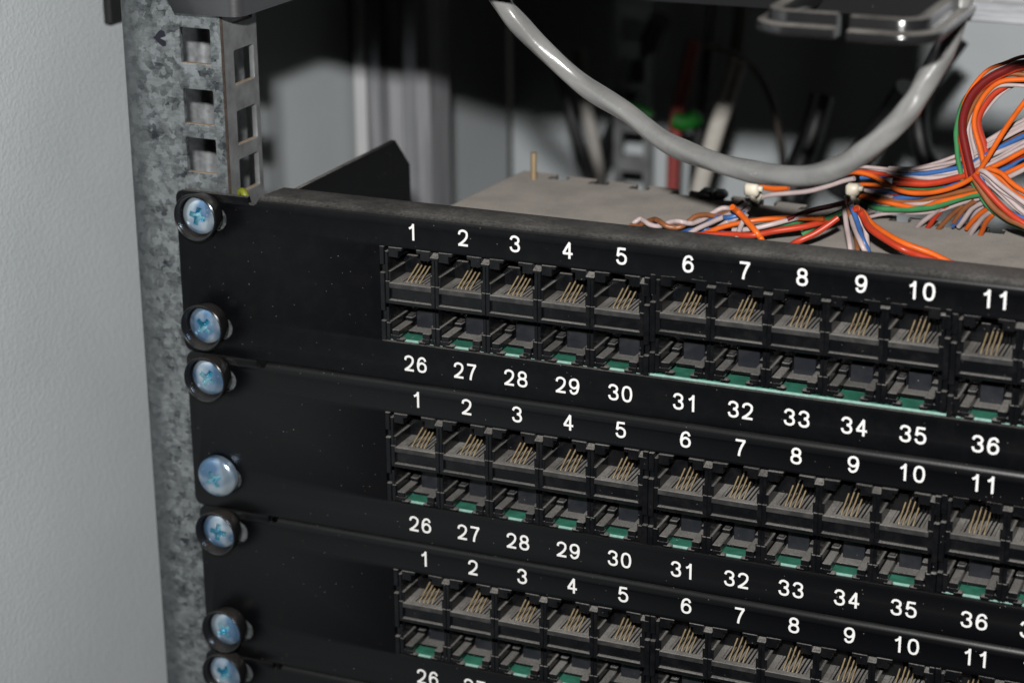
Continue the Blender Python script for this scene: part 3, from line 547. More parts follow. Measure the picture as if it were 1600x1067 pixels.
    ('orange', 0.5, 'thin orange strand beside the dark red wire at the back of the lower bunch',
     [(154.9, 83.3, -9.3), (158.2, 81.8, -7.9), (164.6, 80.4, -7.3), (172.7, 78.9, -6.7), (180.7, 77.4, -4.5), (187.9, 75.9, -1.7)]),
    ('white', 0.5, 'thin whitish strand beside the red wire at the back of the lower bunch',
     [(156.9, 81.1, -12.4), (159.5, 80.4, -12.1), (164.0, 79.5, -11.2), (169.5, 78.7, -9.5), (176.5, 77.9, -8.2)]),
    ('white', 0.5, 'thin whitish strand beside the orange wire half buried in the lower bunch',
     [(157.0, 78.5, -8.1), (173.3, 76.9, -9.9), (180.6, 75.3, -7.6), (186.6, 73.7, -4.9), (192.6, 72.2, -2.7)]),
    ('white', 0.5, 'thin whitish strand beside the uppermost whitish wire of the fan spreading down to the tray',
     [(190.4, 70.3, 1.2), (193.0, 68.7, 0.8), (196.8, 67.1, -1.8), (203.4, 65.5, -4.8), (211.6, 64.0, -9.4), (228.6, 61.8, -13.1), (250.4, 59.0, -15.5), (278.2, 55.3, -15.5), (314.6, 50.6, -15.5)]),
    ('white', 0.5, 'thin whitish strand beside the second whitish wire of the fan spreading down to the tray',
     [(191.9, 70.4, -0.6), (195.0, 69.1, -2.2), (199.6, 67.8, -5.5), (203.6, 66.4, -7.6), (211.9, 65.1, -12.6), (228.7, 63.2, -15.5), (250.3, 60.8, -15.5), (277.8, 57.8, -15.5), (313.8, 53.8, -15.5)]),
    ('white', 0.5, 'thin whitish strand beside the red wire of the fan spreading down to the tray',
     [(190.1, 70.0, 0.2), (193.2, 68.7, -2.1), (196.4, 67.4, -5.6), (200.5, 66.2, -7.9), (204.5, 64.9, -10.5), (212.8, 63.7, -13.7), (230.6, 61.8, -15.5), (253.6, 59.4, -15.5), (282.9, 56.3, -15.5), (321.1, 52.3, -15.5)]),
    ('white', 0.5, 'thin whitish strand beside the green wire on the underside of the fan',
     [(187.9, 74.1, 0.2), (190.2, 73.0, -2.9), (193.0, 72.0, -6.0), (197.4, 70.9, -8.3), (202.5, 69.9, -9.8)]),
    ('blue', 0.5, 'thin blue strand beside the orange brown wire on the lower edge of the fan',
     [(190.4, 70.7, 1.4), (193.3, 69.2, -2.4), (195.8, 67.8, -4.7), (199.7, 66.3, -7.0), (203.1, 64.8, -7.7), (213.0, 63.3, -10.3), (231.3, 61.3, -12.2), (254.8, 58.7, -14.7), (284.9, 55.3, -15.5), (324.1, 51.0, -15.5)]),
    ('white', 0.5, 'thin whitish strand beside the upper orange wire of the fan',
     [(194.1, 69.0, 2.2), (197.2, 67.8, 1.2), (200.3, 66.4, -0.3), (203.5, 65.0, -1.8), (212.4, 63.8, -5.4), (230.2, 62.1, -8.3), (253.0, 59.8, -11.9), (282.2, 57.0, -15.5), (320.3, 53.3, -15.5)]),
    ('white', 0.5, 'thin whitish strand beside the lower orange wire of the fan',
     [(193.0, 69.5, 0.2), (196.4, 68.3, -1.3), (199.9, 66.9, -3.4), (203.3, 65.5, -4.3), (211.2, 64.3, -7.6), (228.9, 62.4, -10.5), (251.6, 59.9, -14.3), (280.7, 56.7, -15.5), (318.6, 52.5, -15.5)]),
    ('blue', 0.5, 'thin blue strand beside the orange brown wire end beside the fan, highest of its row',
     [(189.2, 73.9, -7.7), (186.5, 75.3, -10.4), (185.2, 76.8, -13.4), (183.3, 78.1, -15.8)]),
    ('white', 0.5, 'thin whitish strand beside the whitish wire end beside the fan above the tray slots',
     [(192.1, 73.5, -6.0), (188.6, 75.3, -7.9), (186.2, 77.0, -11.2), (185.1, 78.8, -14.7)]),
    ('white', 0.5, 'thin whitish strand beside the orange wire end beside the fan above the tray slots',
     [(194.1, 72.8, -6.1), (191.8, 74.9, -8.4), (189.2, 77.0, -11.3), (187.8, 79.1, -14.2)]),
    ('white', 0.5, 'thin whitish strand beside the whitish wire end under the fan above the tray slots',
     [(193.8, 72.5, -7.7), (191.7, 74.9, -10.1), (189.1, 77.4, -14.3), (187.3, 79.8, -17.8)]),
]
BK1 = [(106.9, 230.0, -18.9), (105.0, 225.0, -31.2), (101.8, 222.0, -41.9), (99.9, 220.0, -52.8)]
BK2 = [(142.8, 200.0, -7.7), (134.0, 205.0, -22.0), (124.9, 210.0, -34.7), (118.4, 212.0, -46.7)]
BK3 = [(151.9, 230.0, 3.9), (141.5, 225.0, -15.0), (143.2, 222.0, -31.5), (150.5, 220.0, -41.1)]

# ================================================================== large structure: cabinet walls, rails, post
def sheet_bend(me, axis, stops, span=None):
    """Cut a flat sheet along many lines and roll it round the bends; STOPS: [(start, outer radius, sign)]."""
    bm = bmesh.new(); bm.from_mesh(me)
    for s0, Ro, sg in stops:
        for k in range(0, 9):
            p = (s0+sg*Ro*math.pi/2*k/8)*MM
            co = [0, 0, 0]; co[axis] = p; no = [0, 0, 0]; no[axis] = 1
            bmesh.ops.bisect_plane(bm, geom=bm.verts[:]+bm.edges[:]+bm.faces[:], plane_co=co, plane_no=no, dist=1e-8)
    for v in bm.verts:
        s = v.co[axis]/MM; other = v.co[1-axis]/MM; n = -v.co.z/MM
        y = n; q = s
        for s0, Ro, sg in stops:
            d = (s-s0)*sg
            if d > 0 and (span is None or span[0] < other < span[1]):
                L = Ro*math.pi/2
                if d <= L:
                    a = d/Ro; y = Ro-(Ro-n)*math.cos(a); q = s0+sg*(Ro-n)*math.sin(a)
                else:
                    y = Ro+(d-L); q = s0+sg*(Ro-n)
        v.co = Vector((q, y, other) if axis == 0 else (other, y, q))*MM
    bmesh.ops.recalc_face_normals(bm, faces=bm.faces)
    bm.to_mesh(me); bm.free(); return me

# side panel and rear panel of the cabinet
mb = MB(); mb.box(-2, 0, -400, 348, -420, 330, .5)
tag(mb.build('cabinet_side_panel', 'wall', None, 30), 'light grey textured steel side panel of the cabinet beside the rack rail', 'panel').location = (-.060, 0, 0)
mb = MB(); mb.box(0, 700, 0, 2, -420, 330, .5)
tag(mb.build('cabinet_rear_panel', 'wall', None, 30), 'grey cabinet back panel seen in bright patches behind the wires', 'panel').location = (-.0595, .350, 0)

# front rack rail
cz = [32.9+44.45*k+d for k in range(-6, 2) for d in (0, -15.8, -28.6)]
holes = [rrect(-.5, 8.4, z-4.6, z+4.6, .35, 2) for z in cz]
fh = [rrect(6.9, 16.8, z-4.5, z+4.5, .5, 2) for z in [c-6.5 for c in cz]]
rail = thing('rack_rail', 'mottled galvanised steel rack rail with square holes along the grey side panel', 'rack rail', (0, 2, 0))
rm = sheet_bend(plate([(-16-3*math.pi/2-9, -330), (11.4, -330), (11.4, 150), (-16-3*math.pi/2-9, 150)], holes, 1.5, .1), 0, [(-16, 3.0, -1)])
link('rail_face', rm, 'galv', rail, 25)
mb = MB(); mb.box(11.40, 11.46, .12, 1.38, -330, 150, .02); mb.build('cut_edge', 'edge_brown', rail)
fm = plate([(1.55, -330), (18.9, -330), (18.9, 150), (1.55, 150)], fh, 1.4, .12)
for v in fm.vertices: v.co = Vector((.0110+v.co.z, v.co.x, v.co.y))
bm = bmesh.new(); bm.from_mesh(fm); bmesh.ops.recalc_face_normals(bm, faces=bm.faces); bm.to_mesh(fm); bm.free()
link('rail_flange', fm, 'galv_dull', rail)
mb = MB(); DB, XB = 12.2, -8.4
pts = [(-19, 15.2), (-3, 15.2)]+[(-3+3*math.sin(a), 18.2-3*math.cos(a)) for a in [math.pi/2*k/6 for k in range(1, 7)]]+[(0, 34)]
inn = [(-19, 16.4), (-3, 16.4)]+[(-3+1.8*math.sin(a), 18.2-1.8*math.cos(a)) for a in [math.pi/2*k/6 for k in range(1, 7)]]+[(-1.2, 34)]
mb.prism(pts+inn[::-1], lambda a, b, d: (a+(XB if a > -10 else 0), b-2+DB, d), -330, 150)
mb.build('rail_web', 'web', rail, 25)
# pressed or inked arrow on the rail
mb = MB()
mb.prism([(-8.4, 34.2), (-6.7, 36.0), (-5.9, 36.4), (-5.0, 36.0), (-4.7, 34.8), (-6.4, 34.2), (-4.7, 33.5), (-4.8, 32.3), (-5.8, 32.1), (-7.2, 33.1)], lambda a, b, d: (a, d, b), -.03, .2)
mb.build('ink_mark', 'ink', rail)
for z in cz:
    if -12 < z < 50:
        mb = MB(); mb.box(-.42, 8.3, .10, 1.42, z-4.62, z-4.52, .02)
        mb.build('hole_edge', 'cut_edge', rail)
        mb = MB(); mb.box(9.7, 10.9, 7.0, 16.6, z-6.5-4.52, z-6.5-4.40, .02)
        mb.build('hole_edge', 'cut_edge', rail)

# rear corner post: a folded galvanised profile
post = thing('corner_post', 'folded grey steel corner post rising behind the black side bracket', 'post', (-58.6, 205, -300))
mb = MB()
pl_ = [(5.2, 14), (5.2, 2.2), (10.1, 1.5), (10.6, 8), (14.6, 10.5), (19.1, 8), (20.1, 1), (25.6, 0), (29.1, 3), (29.6, 17)]
mb.prism(pl_+[(x, y+1.6) for x, y in pl_][::-1], lambda a, b, d: (a, b, d), 0, 560)
mb.build('profile', 'post', post, 20)
mb = MB(); mb.box(.2, 5.1, .2, 2.2, 0, 560, .6); mb.build('flange', 'post_lit', post, 40)

# rear rack rail with square holes, mostly in the dark
rr_ = plate([(0, -260), (15.5, -260), (15.5, 220), (0, 220)], [rrect(3.2, 12.3, z-4.6, z+4.6, .4, 2) for z in [32.9+44.45*k+d for k in range(-5, 4) for d in (0, -15.8, -28.6)]], 1.6, .1)
for v in rr_.vertices: v.co = Vector((v.co.x, -v.co.z, v.co.y))
o = link('rear_rack_rail', rr_, 'galv_dull'); o.location = (.0055, .300, -.004)
tag(o, 'blurred galvanised rail with square holes at the back of the cabinet', 'rack rail')

# ================================================================== patch panels
S0, RB = -6.7, 2.3                     # lip bend starts here, outer radius
GLYPH = {
 '0': [('c', [(0, 1), (-.72, .78), (-1, 0), (-.72, -.78), (0, -1), (.72, -.78), (1, 0), (.72, .78), (0, 1)])],
 '1': [('l', [(.22, -1.18), (.22, 1.15)]), ('l', [(.30, 1.0), (-.25, .62), (-.80, .45)])],
 '2': [('c', [(-.98, .42), (-.80, .82), (0, 1), (.78, .80), (.95, .42), (.72, -.02), (0, -.52), (-.72, -.86), (-1, -1.0)]), ('l', [(-1.2, -1), (1.18, -1)])],
 '3': [('c', [(-.98, .52), (-.68, .88), (0, 1), (.70, .82), (.88, .50), (.62, .17), (.0, .06)]), ('c', [(.0, .06), (.70, -.08), (1, -.48), (.74, -.86), (0, -1), (-.72, -.86), (-1, -.45)])],
 '4': [('l', [(.45, -1.18), (.45, 1.0)]), ('l', [(.50, 1.06), (-1.0, -.45)]), ('l', [(-1.12, -.48), (1.2, -.48)])],
 '5': [('l', [(.95, 1), (-.66, 1)]), ('l', [(-.64, 1.1), (-.90, -.02)]), ('c', [(-.92, -.02), (-.45, .24), (.12, .28), (.80, .05), (1, -.36), (.76, -.82), (0, -1), (-.70, -.86), (-1, -.48)])],
 '6': [('c', [(.92, .55), (.62, .90), (.05, 1), (-.62, .76), (-.95, .15), (-.98, -.38), (-.70, -.86), (0, -1), (.74, -.82), (1, -.36), (.74, .06), (.04, .24), (-.62, .05), (-.94, -.34)])],
 '7': [('l', [(-1.1, 1), (1.15, 1)]), ('c', [(1.0, 1), (.35, .25), (-.10, -.50), (-.28, -1.18)])],
 '8': [('c', [(0, .06), (-.62, .18), (-.84, .52), (-.62, .86), (0, 1), (.62, .86), (.84, .52), (.62, .18), (0, .06)]), ('c', [(0, .07), (-.74, -.10), (-1, -.47), (-.74, -.86), (0, -1), (.74, -.86), (1, -.47), (.74, -.10), (0, .07)])],
}
GLYPH['9'] = [(k, [(-x, -y) for x, y in p]) for k, p in GLYPH['6']]
SW, GW, GH = .57, 2.75, 4.25
def number_mesh(text):
    mb = MB(); adv = 3.55; n = len(text)
    for i, ch in enumerate(text):
        cx = (i-(n-1)/2)*adv
        for j, (kind, pts) in enumerate(GLYPH[ch]):
            P = [Vector((cx+x*(GW-SW)/2, y*(GH-SW)/2, 0)) for x, y in pts]
            if kind == 'c':
                P = smooth_path(P, 5)
            vs = []; m = len(P); closed = (P[0]-P[-1]).length < 1e-6
            for q in range(m):
                a = P[q-1] if q else (P[-2] if closed else P[0]); b = P[q+1] if q < m-1 else (P[1] if closed else P[-1])
                t = (b-a).normalized(); nn = Vector((-t.y, t.x, 0))
                y = -.020-.006*j-.004*q/m
                for sg in (1, -1): vs.append((P[q].x+nn.x*sg*SW/2, y, P[q].y+nn.y*sg*SW/2))
            mb.add(vs, [(2*q, 2*q+1, 2*q+3, 2*q+2) for q in range(m-1)])
    return mb

PITCH_, GAP = 13.864, 2.885
NCOL = 15
def colx(i): return 65.0+PITCH_*i+GAP*(i//5)
SCREW_SLOT = {0: (-11.4, -41.2), 1: (-11.4, -39.8), 2: (-11.0, -40.6), 3: (-9.6, -39.0)}

def panel_plate(k):
    top = S0+RB*math.pi/2+8.6
    r = 2.2; zt, zb = -4.85, -48.95; xl = -3.4
    out = []
    for a in range(0, 91, 18): out.append((xl+r-r*math.sin(math.radians(a)), zt-r+r*math.cos(math.radians(a))))
    for a in range(0, 91, 18): out.append((xl+r-r*math.cos(math.radians(a)), zb+r-r*math.sin(math.radians(a))))
    out += [(482.6, zb), (482.6, zt), (462, zt), (461, -6.6), (459, -6.6), (458.2, -4.0), (457, top), (22.8, top), (21.4, -3.9), (20.6, -6.3), (19.9, -6.75), (18.9, -6.75), (18.4, -6.4), (18.2, zt)]
    holes = [slot(-1.6, 11.55, z, 6.8) for z in SCREW_SLOT[k]]+[slot(467.7, 481.0, z, 6.8) for z in SCREW_SLOT[k]]
    if k < 3: holes.append(rrect(55.6, 272.6, -38.65, -13.5, .5, 3))
    return sheet_bend(plate(out, holes, 1.4, .13), 1, [(S0, RB, 1)], (19.5, 460.5))

def port_upper():
    """Upper socket of one column, x measured from the column centre; z from the block's top."""
    mb = MB()
    for sg in (-1, 1):
        x = sorted((sg*6.05, sg*6.93)); mb.box(x[0], x[1], .25, 12, -16.3, -1.4, .14)         # side walls
        x = sorted((sg*5.45, sg*6.2)); mb.box(x[0], x[1], .5, 12, -9.6, -6.6, .12)            # ledge on the wall
        x = sorted((sg*5.75, sg*6.9)); mb.box(x[0], x[1], .05, 1.8, -15.0, -9.2, .14)
        x = sorted((sg*3.0, sg*5.8)); mb.box(x[0], x[1], -.05, 6.5, -2.8, -.15, .14)         # keeper tabs
        x = sorted((sg*1.95, sg*3.3)); mb.box(x[0], x[1], -.08, 6.0, -1.05, -.12, .12)
    mb.add([(5.85, -.22, -2.3), (8.0, -.22, -2.3), (8.0, -.22, -1.75), (5.85, -.22, -1.75), (5.85, 4, -2.3), (8.0, 4, -2.3), (8.0, 4, -.25), (5.85, 4, -.25)],
           [(0, 1, 2, 3), (7, 6, 5, 4), (3, 2, 6, 7), (0, 4, 5, 1), (1, 5, 6, 2), (0, 3, 7, 4)])   # sloping dusty key over the divider
    mb.box(-6.2, 6.2, 3.5, 12, -.4, .35, .05)                                                # roof
    mb.box(-6.2, 6.2, 11.0, 12, -15, 0, .05)                                                # back wall
    mb.box(-6.0, -1.2, 8.9, 11.2, -9.2, -4.6, .12)                                          # stepped block at the back
    mb.box(3.4, 6.0, 9.6, 11.2, -9.2, -6.2, .12)
    for q in range(8):
        mb.box(-3.75+1.02*q, -3.40+1.02*q, 9.6, 11.2, -9.3, -6.0, .05)                      # fins behind the contacts
    mb.box(-6.2, 6.2, .9, 1.6, -14.2, -10.6, .08)                                           # recessed panel
    mb.box(-6.2, 6.2, .02, 3.0, -15.2, -14.0, .2)                                           # lower lip
    mb.box(-6.2, 6.2, 2.8, 12, -15.0, -14.2, .05)
    return mb
def port_floor():
    mb = MB()
    mb.box(-6.15, 6.15, .12, 2.1, -11.05, -9.55, .16)
    mb.box(-6.15, -3.85, 2.0, 11.3, -10.4, -9.6, .06); mb.box(4.05, 6.15, 2.0, 11.3, -10.4, -9.6, .06)
    for q in range(8):
        x = -3.57+1.02*q
        mb.box(x-.22+.0, x+.38, 2.0, 11.2, -10.5, -9.62, .06)
    mb.box(-6.1, 6.1, 2.0, 11.3, -11.4, -10.9, .05)
    return mb
def contact_mb(q):
    x = -1.70+1.14*q-.15
    mb = MB()
    mb.tube([(x, 2.3, -10.0), (x, 2.9, -9.45), (x, 6.0, -8.15), (x+.02, 9.2, -6.75), (x+.02, 10.4, -6.35)], .2, 8, 4)
    return mb
def port_lower():
    mb = MB()
    for sg in (-1, 1):
        x = sorted((sg*6.05, sg*6.93)); mb.box(x[0], x[1], .25, 12, -24.9, -15.0, .14)
        x = sorted((sg*5.5, sg*6.2)); mb.box(x[0], x[1], .5, 12, -24.0, -19.9, .12)
        x = sorted((sg*5.75, sg*6.9)); mb.box(x[0], x[1], .05, 1.8, -24.3, -20.2, .14)
        x = sorted((sg*3.2, sg*5.35)); mb.box(x[0], x[1], -.02, 9.0, -23.9, -21.9, .16)      # floor rails
        x = sorted((sg*3.1, sg*5.2)); mb.box(x[0], x[1], -.05, 1.6, -24.6, -23.3, .14)
        x = sorted((sg*2.0, sg*4.3)); mb.box(x[0], x[1], -.12, 1.5, -25.0, -24.05, .3)      # rounded feet
        x = sorted((sg*3.2, sg*5.2)); mb.box(x[0], x[1], 7.6, 10, -22.2, -20.9, .14)
    for sg in (-1, 1):
        x = sorted((sg*5.2, sg*6.2)); mb.box(x[0], x[1], .3, 10, -24.6, -23.5, .1)
    mb.box(-3.3, 3.3, 5.3, 12, -24.4, -23.6, .1)                                            # floor at the back
    mb.box(-6.2, 6.2, 11.0, 12, -25, -15, .05)
    return mb
def latch_stop():
    mb = MB(); mb.box(-2.5, 2.9, 8.6, 11, -24.0, -19.0, .15); mb.box(-4.9, -3.4, 8.2, 10.6, -21.95, -20.4, .15)
    return mb
def block_end(x0, x1):
    """Ribbed end frame of a moulded block: three clips with gaps between them."""
    mb = MB()
    mb.box(x0+.1, x1-.1, .9, 10, -25.0, -.4, .1)
    for z0, z1 in ((-5.0, -.1), (-17.2, -7.0), (-25.0, -19.8)): mb.box(x0, x1, -.12, 1.2, z0, z1, .16)
    return mb

protos = {}
def proto(key, mb, mat, smooth=None):
    o = mb.build(key, mat, None, smooth); me = o.data; bpy.data.objects.remove(o); protos[key] = me; return me
PU = proto('upper_port', port_upper(), 'jack'); PL = proto('lower_port', port_lower(), 'jack'); PS = proto('latch_stop', latch_stop(), 'jack_stop'); PF = proto('port_floor', port_floor(), 'jack_floor')
PC = [proto('contact%d' % q, contact_mb(q), 'contact', 40) for q in range(4)]
def inst(name, me, parent, loc):
    o = bpy.data.objects.new(name, me); COL.objects.link(o); o.parent = parent; o.location = [c*MM for c in loc]; return o

PANEL_DX = [0.0, .25, 1.35, .5]
BLOCK_DZ = {0: (0, 1.0, .15), 1: (-.15, -.25, .35), 2: (0, .05, .1)}
ZT, ZB = -9.0, -43.86
PLABEL = ['topmost black patch panel, wires and dusty tray behind it', 'second black patch panel, directly below the topmost one',
          'third black patch panel, counted from the dusty topmost one', 'lowest black patch panel, only its corner and lip in view']
num_cache = {}
for k in range(4):
    root = thing('patch_panel', PLABEL[k], 'patch panel', (PANEL_DX[k], 0, -44.45*k), 'black patch panels stacked in the rack')
    link('face_plate', panel_plate(k), 'panel' if k == 0 else 'panel_clean', root, 25)
    if k == 3: continue
    for i in range(NCOL):
        for t, z in ((str(i+1), ZT), (str(i+26), ZB)):
            if k == 2 and z == ZB and i > 6: pass
            if t not in num_cache:
                o = number_mesh(t).build('printed_number', 'white_print', root, None, False); num_cache[t] = o.data
                o.location = Vector((colx(i), 0, z))*MM
            else:
                inst('printed_number', num_cache[t], root, (colx(i), 0, z))
    for b in range(3):
        dz = -13.42+BLOCK_DZ[k][b]; c0, c4 = colx(b*5)-1.1, colx(b*5+4)-1.1
        blk = block_end(c0-6.95-1.35, c0-6.95+.02).build('jack_block', 'jack', root)
        blk.location = Vector((0, 0, dz))*MM
        e2 = block_end(c4+6.93, c4+6.95+1.35).build('end_frame', 'jack', blk)
        for i in range(b*5, b*5+5):
            x = colx(i)-1.1
            up_ = inst('upper_port', PU, root, (x, 0, dz)); inst('port_floor', PF, up_, (0, 0, 0))
            for q in range(4):
                cobj = inst('contact', PC[q], up_, (R.uniform(-.1, .1), R.uniform(-.25, .25), R.uniform(-.1, .1)))
            lo_ = inst('lower_port', PL, root, (x, 0, dz)); inst('latch_stop', PS, lo_, (0, 0, 0))
    mb = MB(); mb.box(54, 280, 1.75, 60, -39.6, -38.15, .03); pcb = mb.build('circuit_board', 'pcb', root)
    mb = MB(); mb.box(54, 280, 1.60, 1.74, -39.55, -38.2, .02); mb.build('board_edge', 'pcb_edge', pcb)
    if k == 0:
        # dusty wire tray behind the topmost panel, with comb slots along its rear edge
        ol = [(46.9, 13), (54.5, 95.9)]; x = 65.5; yy = lambda x: 95.9-(x-54.5)*.068
        while x < 286:
            y = yy(x)
            ol += [(x, y), (x, y-2.0), (x-1.1, y-2.0), (x-1.1, y-5.2), (x+4.6, y-5.2), (x+4.6, y-2.0), (x+3.5, y-2.0), (x+3.5, y)]
            x += 12.6
        ol += [(290, yy(290)), (290, 13)]
        me = plate(ol, [], 1.4, .1)
        for v in me.vertices: v.co.z += -0.0174
        bm = bmesh.new(); bm.from_mesh(me); bmesh.ops.recalc_face_normals(bm, faces=bm.faces); bm.to_mesh(me); bm.free()
        tray = link('wire_tray', me, 'tray', root)
        mb = MB(); mb.tube([(60.89, 87.7, -18.42), (60.94, 87.7, -9.6)], .9, 12, 1); mb.build('standoff', 'brass', tray, 40)
        # side bracket of the panel
        me = plate([(11.2, -4.9), (69.3, -4.9), (78.2, -14), (78.8, -46), (11.2, -46)], [], 1.4, .15)
        for v in me.vertices: v.co = Vector((.0262+v.co.z, v.co.x, v.co.y))
        bm = bmesh.new(); bm.from_mesh(me); bmesh.ops.recalc_face_normals(bm, faces=bm.faces); bm.to_mesh(me); bm.free()
        link('side_bracket', me, 'panel', root)

# ================================================================== screws with cup washers
def dome(r, rise, skirt):
    prof = [(r*.6, .6), (r*.97, .6), (r, .3), (r, -skirt)]
    for a in range(1, 13):
        t = a/12; rr = r*math.cos(t*math.pi/2*.999); prof.append((rr, -skirt-rise*math.sin(t*math.pi/2)**.9))
    mb = MB(); mb.lathe(prof, 0, 0, 48)
    mb.v.append((0, -skirt-rise, 0)); n = len(mb.v)-1; e = n-48
    mb.f += [(e+q, e+(q+1) % 48, n) for q in range(48)]
    mb.f.append(tuple(range(48)))
    return mb
def cross_cutter(depth, top):
    """Pozidriv cross: four tapered arms and four thin ribs."""
    mb = MB(); bm = None
    def arm(ang, L, wd, dep):
        ca, sa = math.cos(ang), math.sin(ang); vs = []
        for y, sc, wc in ((top-1.2, 1.06, 1.06), (top+dep, .42, .62)):
            for x, z in ((-L*sc, -wd*wc), (L*sc, -wd*wc), (L*sc, wd*wc), (-L*sc, wd*wc)):
                vs.append((x*ca-z*sa, y, x*sa+z*ca))
        mb.add(vs, [(0, 1, 2, 3), (7, 6, 5, 4), (0, 4, 5, 1), (1, 5, 6, 2), (2, 6, 7, 3), (3, 7, 4, 0)])
    arm(.0, 3.1, .80, depth); arm(math.pi/2, 3.1, .801, depth*1.001)
    arm(math.pi/4, 1.7, .22, depth*.55); arm(-math.pi/4, 1.7, .221, depth*.551)
    return mb
def head_mesh(r, rise, skirt):
    h = dome(r, rise, skirt).build('head', 'screw', None); c = cross_cutter(1.9, -skirt-rise).build('cut', 'recess', None)
    h.data.materials.append(M['recess'])
    for p in c.data.polygons: p.material_index = 0
    md = h.modifiers.new('b', 'BOOLEAN'); md.operation = 'DIFFERENCE'; md.object = c; md.solver = 'EXACT'; md.use_self = True; md.material_mode = 'TRANSFER'
    me = bpy.data.meshes.new_from_object(h.evaluated_get(bpy.context.evaluated_depsgraph_get()))
    bpy.data.objects.remove(h); bpy.data.objects.remove(c)
    for p in me.polygons: p.use_smooth = True
    me.set_sharp_from_angle(angle=math.radians(28))
    return me
def head_obj(me, parent):
    o = bpy.data.objects.new('screw_head', me); COL.objects.link(o); o.parent = parent; return o
HEAD_S = head_mesh(5.0, 1.5, .6); HEAD_B = head_mesh(5.75, 2.0, .9)
cup = MB()
cup.lathe([(3.4, .35), (5.3, .35), (5.45, .1), (5.6, -1.0), (6.3, -4.4), (6.22, -4.8), (6.0, -4.95), (5.75, -4.8), (5.5, -4.2), (5.25, -1.4), (3.4, -1.2), (3.4, .35)], 0, 0, 56)
CUP = cup.build('cup_washer', 'cup', None, 35); CUPM = CUP.data; bpy.data.objects.remove(CUP)
SC = [(5.25, -10.3, 0, 'screw in a black cup washer at the top corner of the topmost patch panel', 15),
      (5.25, -40.2, 0, 'screw in a black cup washer at the bottom corner of the topmost patch panel', 40),
      (5.25, -54.7, 0, 'screw in a black cup washer at the top corner of the second patch panel', 33),
      (6.0, -83.6, 1, 'bare larger screw without cup washer on the second patch panel', 62),
      (5.8, -99.1, 0, 'screw in a black cup washer at the top corner of the third patch panel', 8),
      (6.0, -128.6, 0, 'screw in a black cup washer at the bottom corner of the third patch panel', 52),
      (5.25, -142.1, 0, 'lowest screw, its black cup washer cut off by the picture edge', 25)]
for x, z, bare, lab, ang in SC:
    t = thing('panel_screw', lab, 'screw', (x-(.0 if not bare else .6), -.4, z), 'screws down the edge of the patch panels')
    h = head_obj(HEAD_B if bare else HEAD_S, t)
    h.rotation_euler = (math.radians(R.uniform(-3, 3)), math.radians(ang), math.radians(R.uniform(-3, 3)))
    h.location = (0, (-.5 if bare else -1.45)*MM, 0)
    if not bare:
        c = bpy.data.objects.new('cup_washer', CUPM); COL.objects.link(c); c.parent = t
        c.rotation_euler = (0, R.uniform(0, 6), 0)

# ================================================================== equipment above
# folded bracket at the top of the rail
prof = [(-4, -1.2)]+[(15.6, -1.2)]+[(15.6+3.6*math.sin(a), 2.4-3.6*math.cos(a)) for a in [math.pi/2*q/8 for q in range(1, 9)]]+[(19.2, 90)]
inn = [(-4, .4)]+[(15.6, .4)]+[(15.6+2.0*math.sin(a), 2.4-2.0*math.cos(a)) for a in [math.pi/2*q/8 for q in range(1, 9)]]+[(17.6, 90)]
mb = MB(); mb.prism(prof+inn[::-1], lambda a, b, d: (a, b, d), 0, 120)  # unseen upper part extended to block the flash
o = mb.build('ear_bracket', 'bracket', None, 25); o.location = (0, 0, 41.6*MM)
# the bracket's lower outer corner is cut at an angle
me = o.data; bm = bmesh.new(); bm.from_mesh(me)
res = bmesh.ops.bisect_plane(bm, geom=bm.verts[:]+bm.edges[:]+bm.faces[:], plane_co=(.3*MM, 0, 0), plane_no=(-.86, 0, -.5), clear_outer=True)
bmesh.ops.holes_fill(bm, edges=bm.edges[:]); bmesh.ops.recalc_face_normals(bm, faces=bm.faces); bm.to_mesh(me); bm.free()
tag(o, 'dark grey painted bracket with a rounded fold above the rail holes', 'bracket')

# black cable management panel with its ring
root = thing('cable_management_panel', 'black panel edge carrying a split cable ring above the grey cable', 'rack panel', (110, 0, 52.4))
me = plate([(-90, 0), (87, 0), (87, 10)]+[(86-6*math.sin(a), 16-6*math.cos(a)) for a in (0, .5, 1, 1.57)]+[(80, 110), (-90, 110)], [], 1.6, .2)  # unseen: corner cut to let flash through, extra height to block it
for v in me.vertices: v.co = Vector((v.co.x, -v.co.z, v.co.y))
link('face_plate', me, 'dark_panel', root)
def ring_half(path, flip):
    prof = [(3.2, 0), (3.7, .2), (3.95, .6), (3.95, 1.6), (3.7, 2.0), (3.2, 2.15), (1.9, 2.2), (1.6, 2.4), (1.5, 2.7), (1.5, 4.2), (1.25, 4.65), (.8, 4.8), (-.9, 4.8), (-1.4, 4.6), (-1.6, 4.1), (-1.6, .5), (-1.2, 0)]
    P = path; mb = MB(); n = len(prof); vs = []
    for i, p in enumerate(P):
        a = P[max(i-1, 0)]; b = P[min(i+1, len(P)-1)]
        t = (Vector(b)-Vector(a)).normalized(); nn = Vector((t.y, -t.x))*(1 if not flip else -1)
        # width compensation at the mitres
        s0 = (Vector(p)-Vector(a)).normalized() if i else t; k = 1/max(.6, abs(s0.dot(t)))
        for o_, z in prof: vs.append((p[0]+nn.x*o_*k, p[1]+nn.y*o_*k, z))
    fs = []
    for i in range(len(P)-1):
        for q in range(n): fs.append((i*n+q, i*n+(q+1) % n, (i+1)*n+(q+1) % n, (i+1)*n+q))
    fs.append(tuple(range(n))); e = (len(P)-1)*n; fs.append(tuple(range(e, e+n)))
    mb.add(vs, fs); return mb
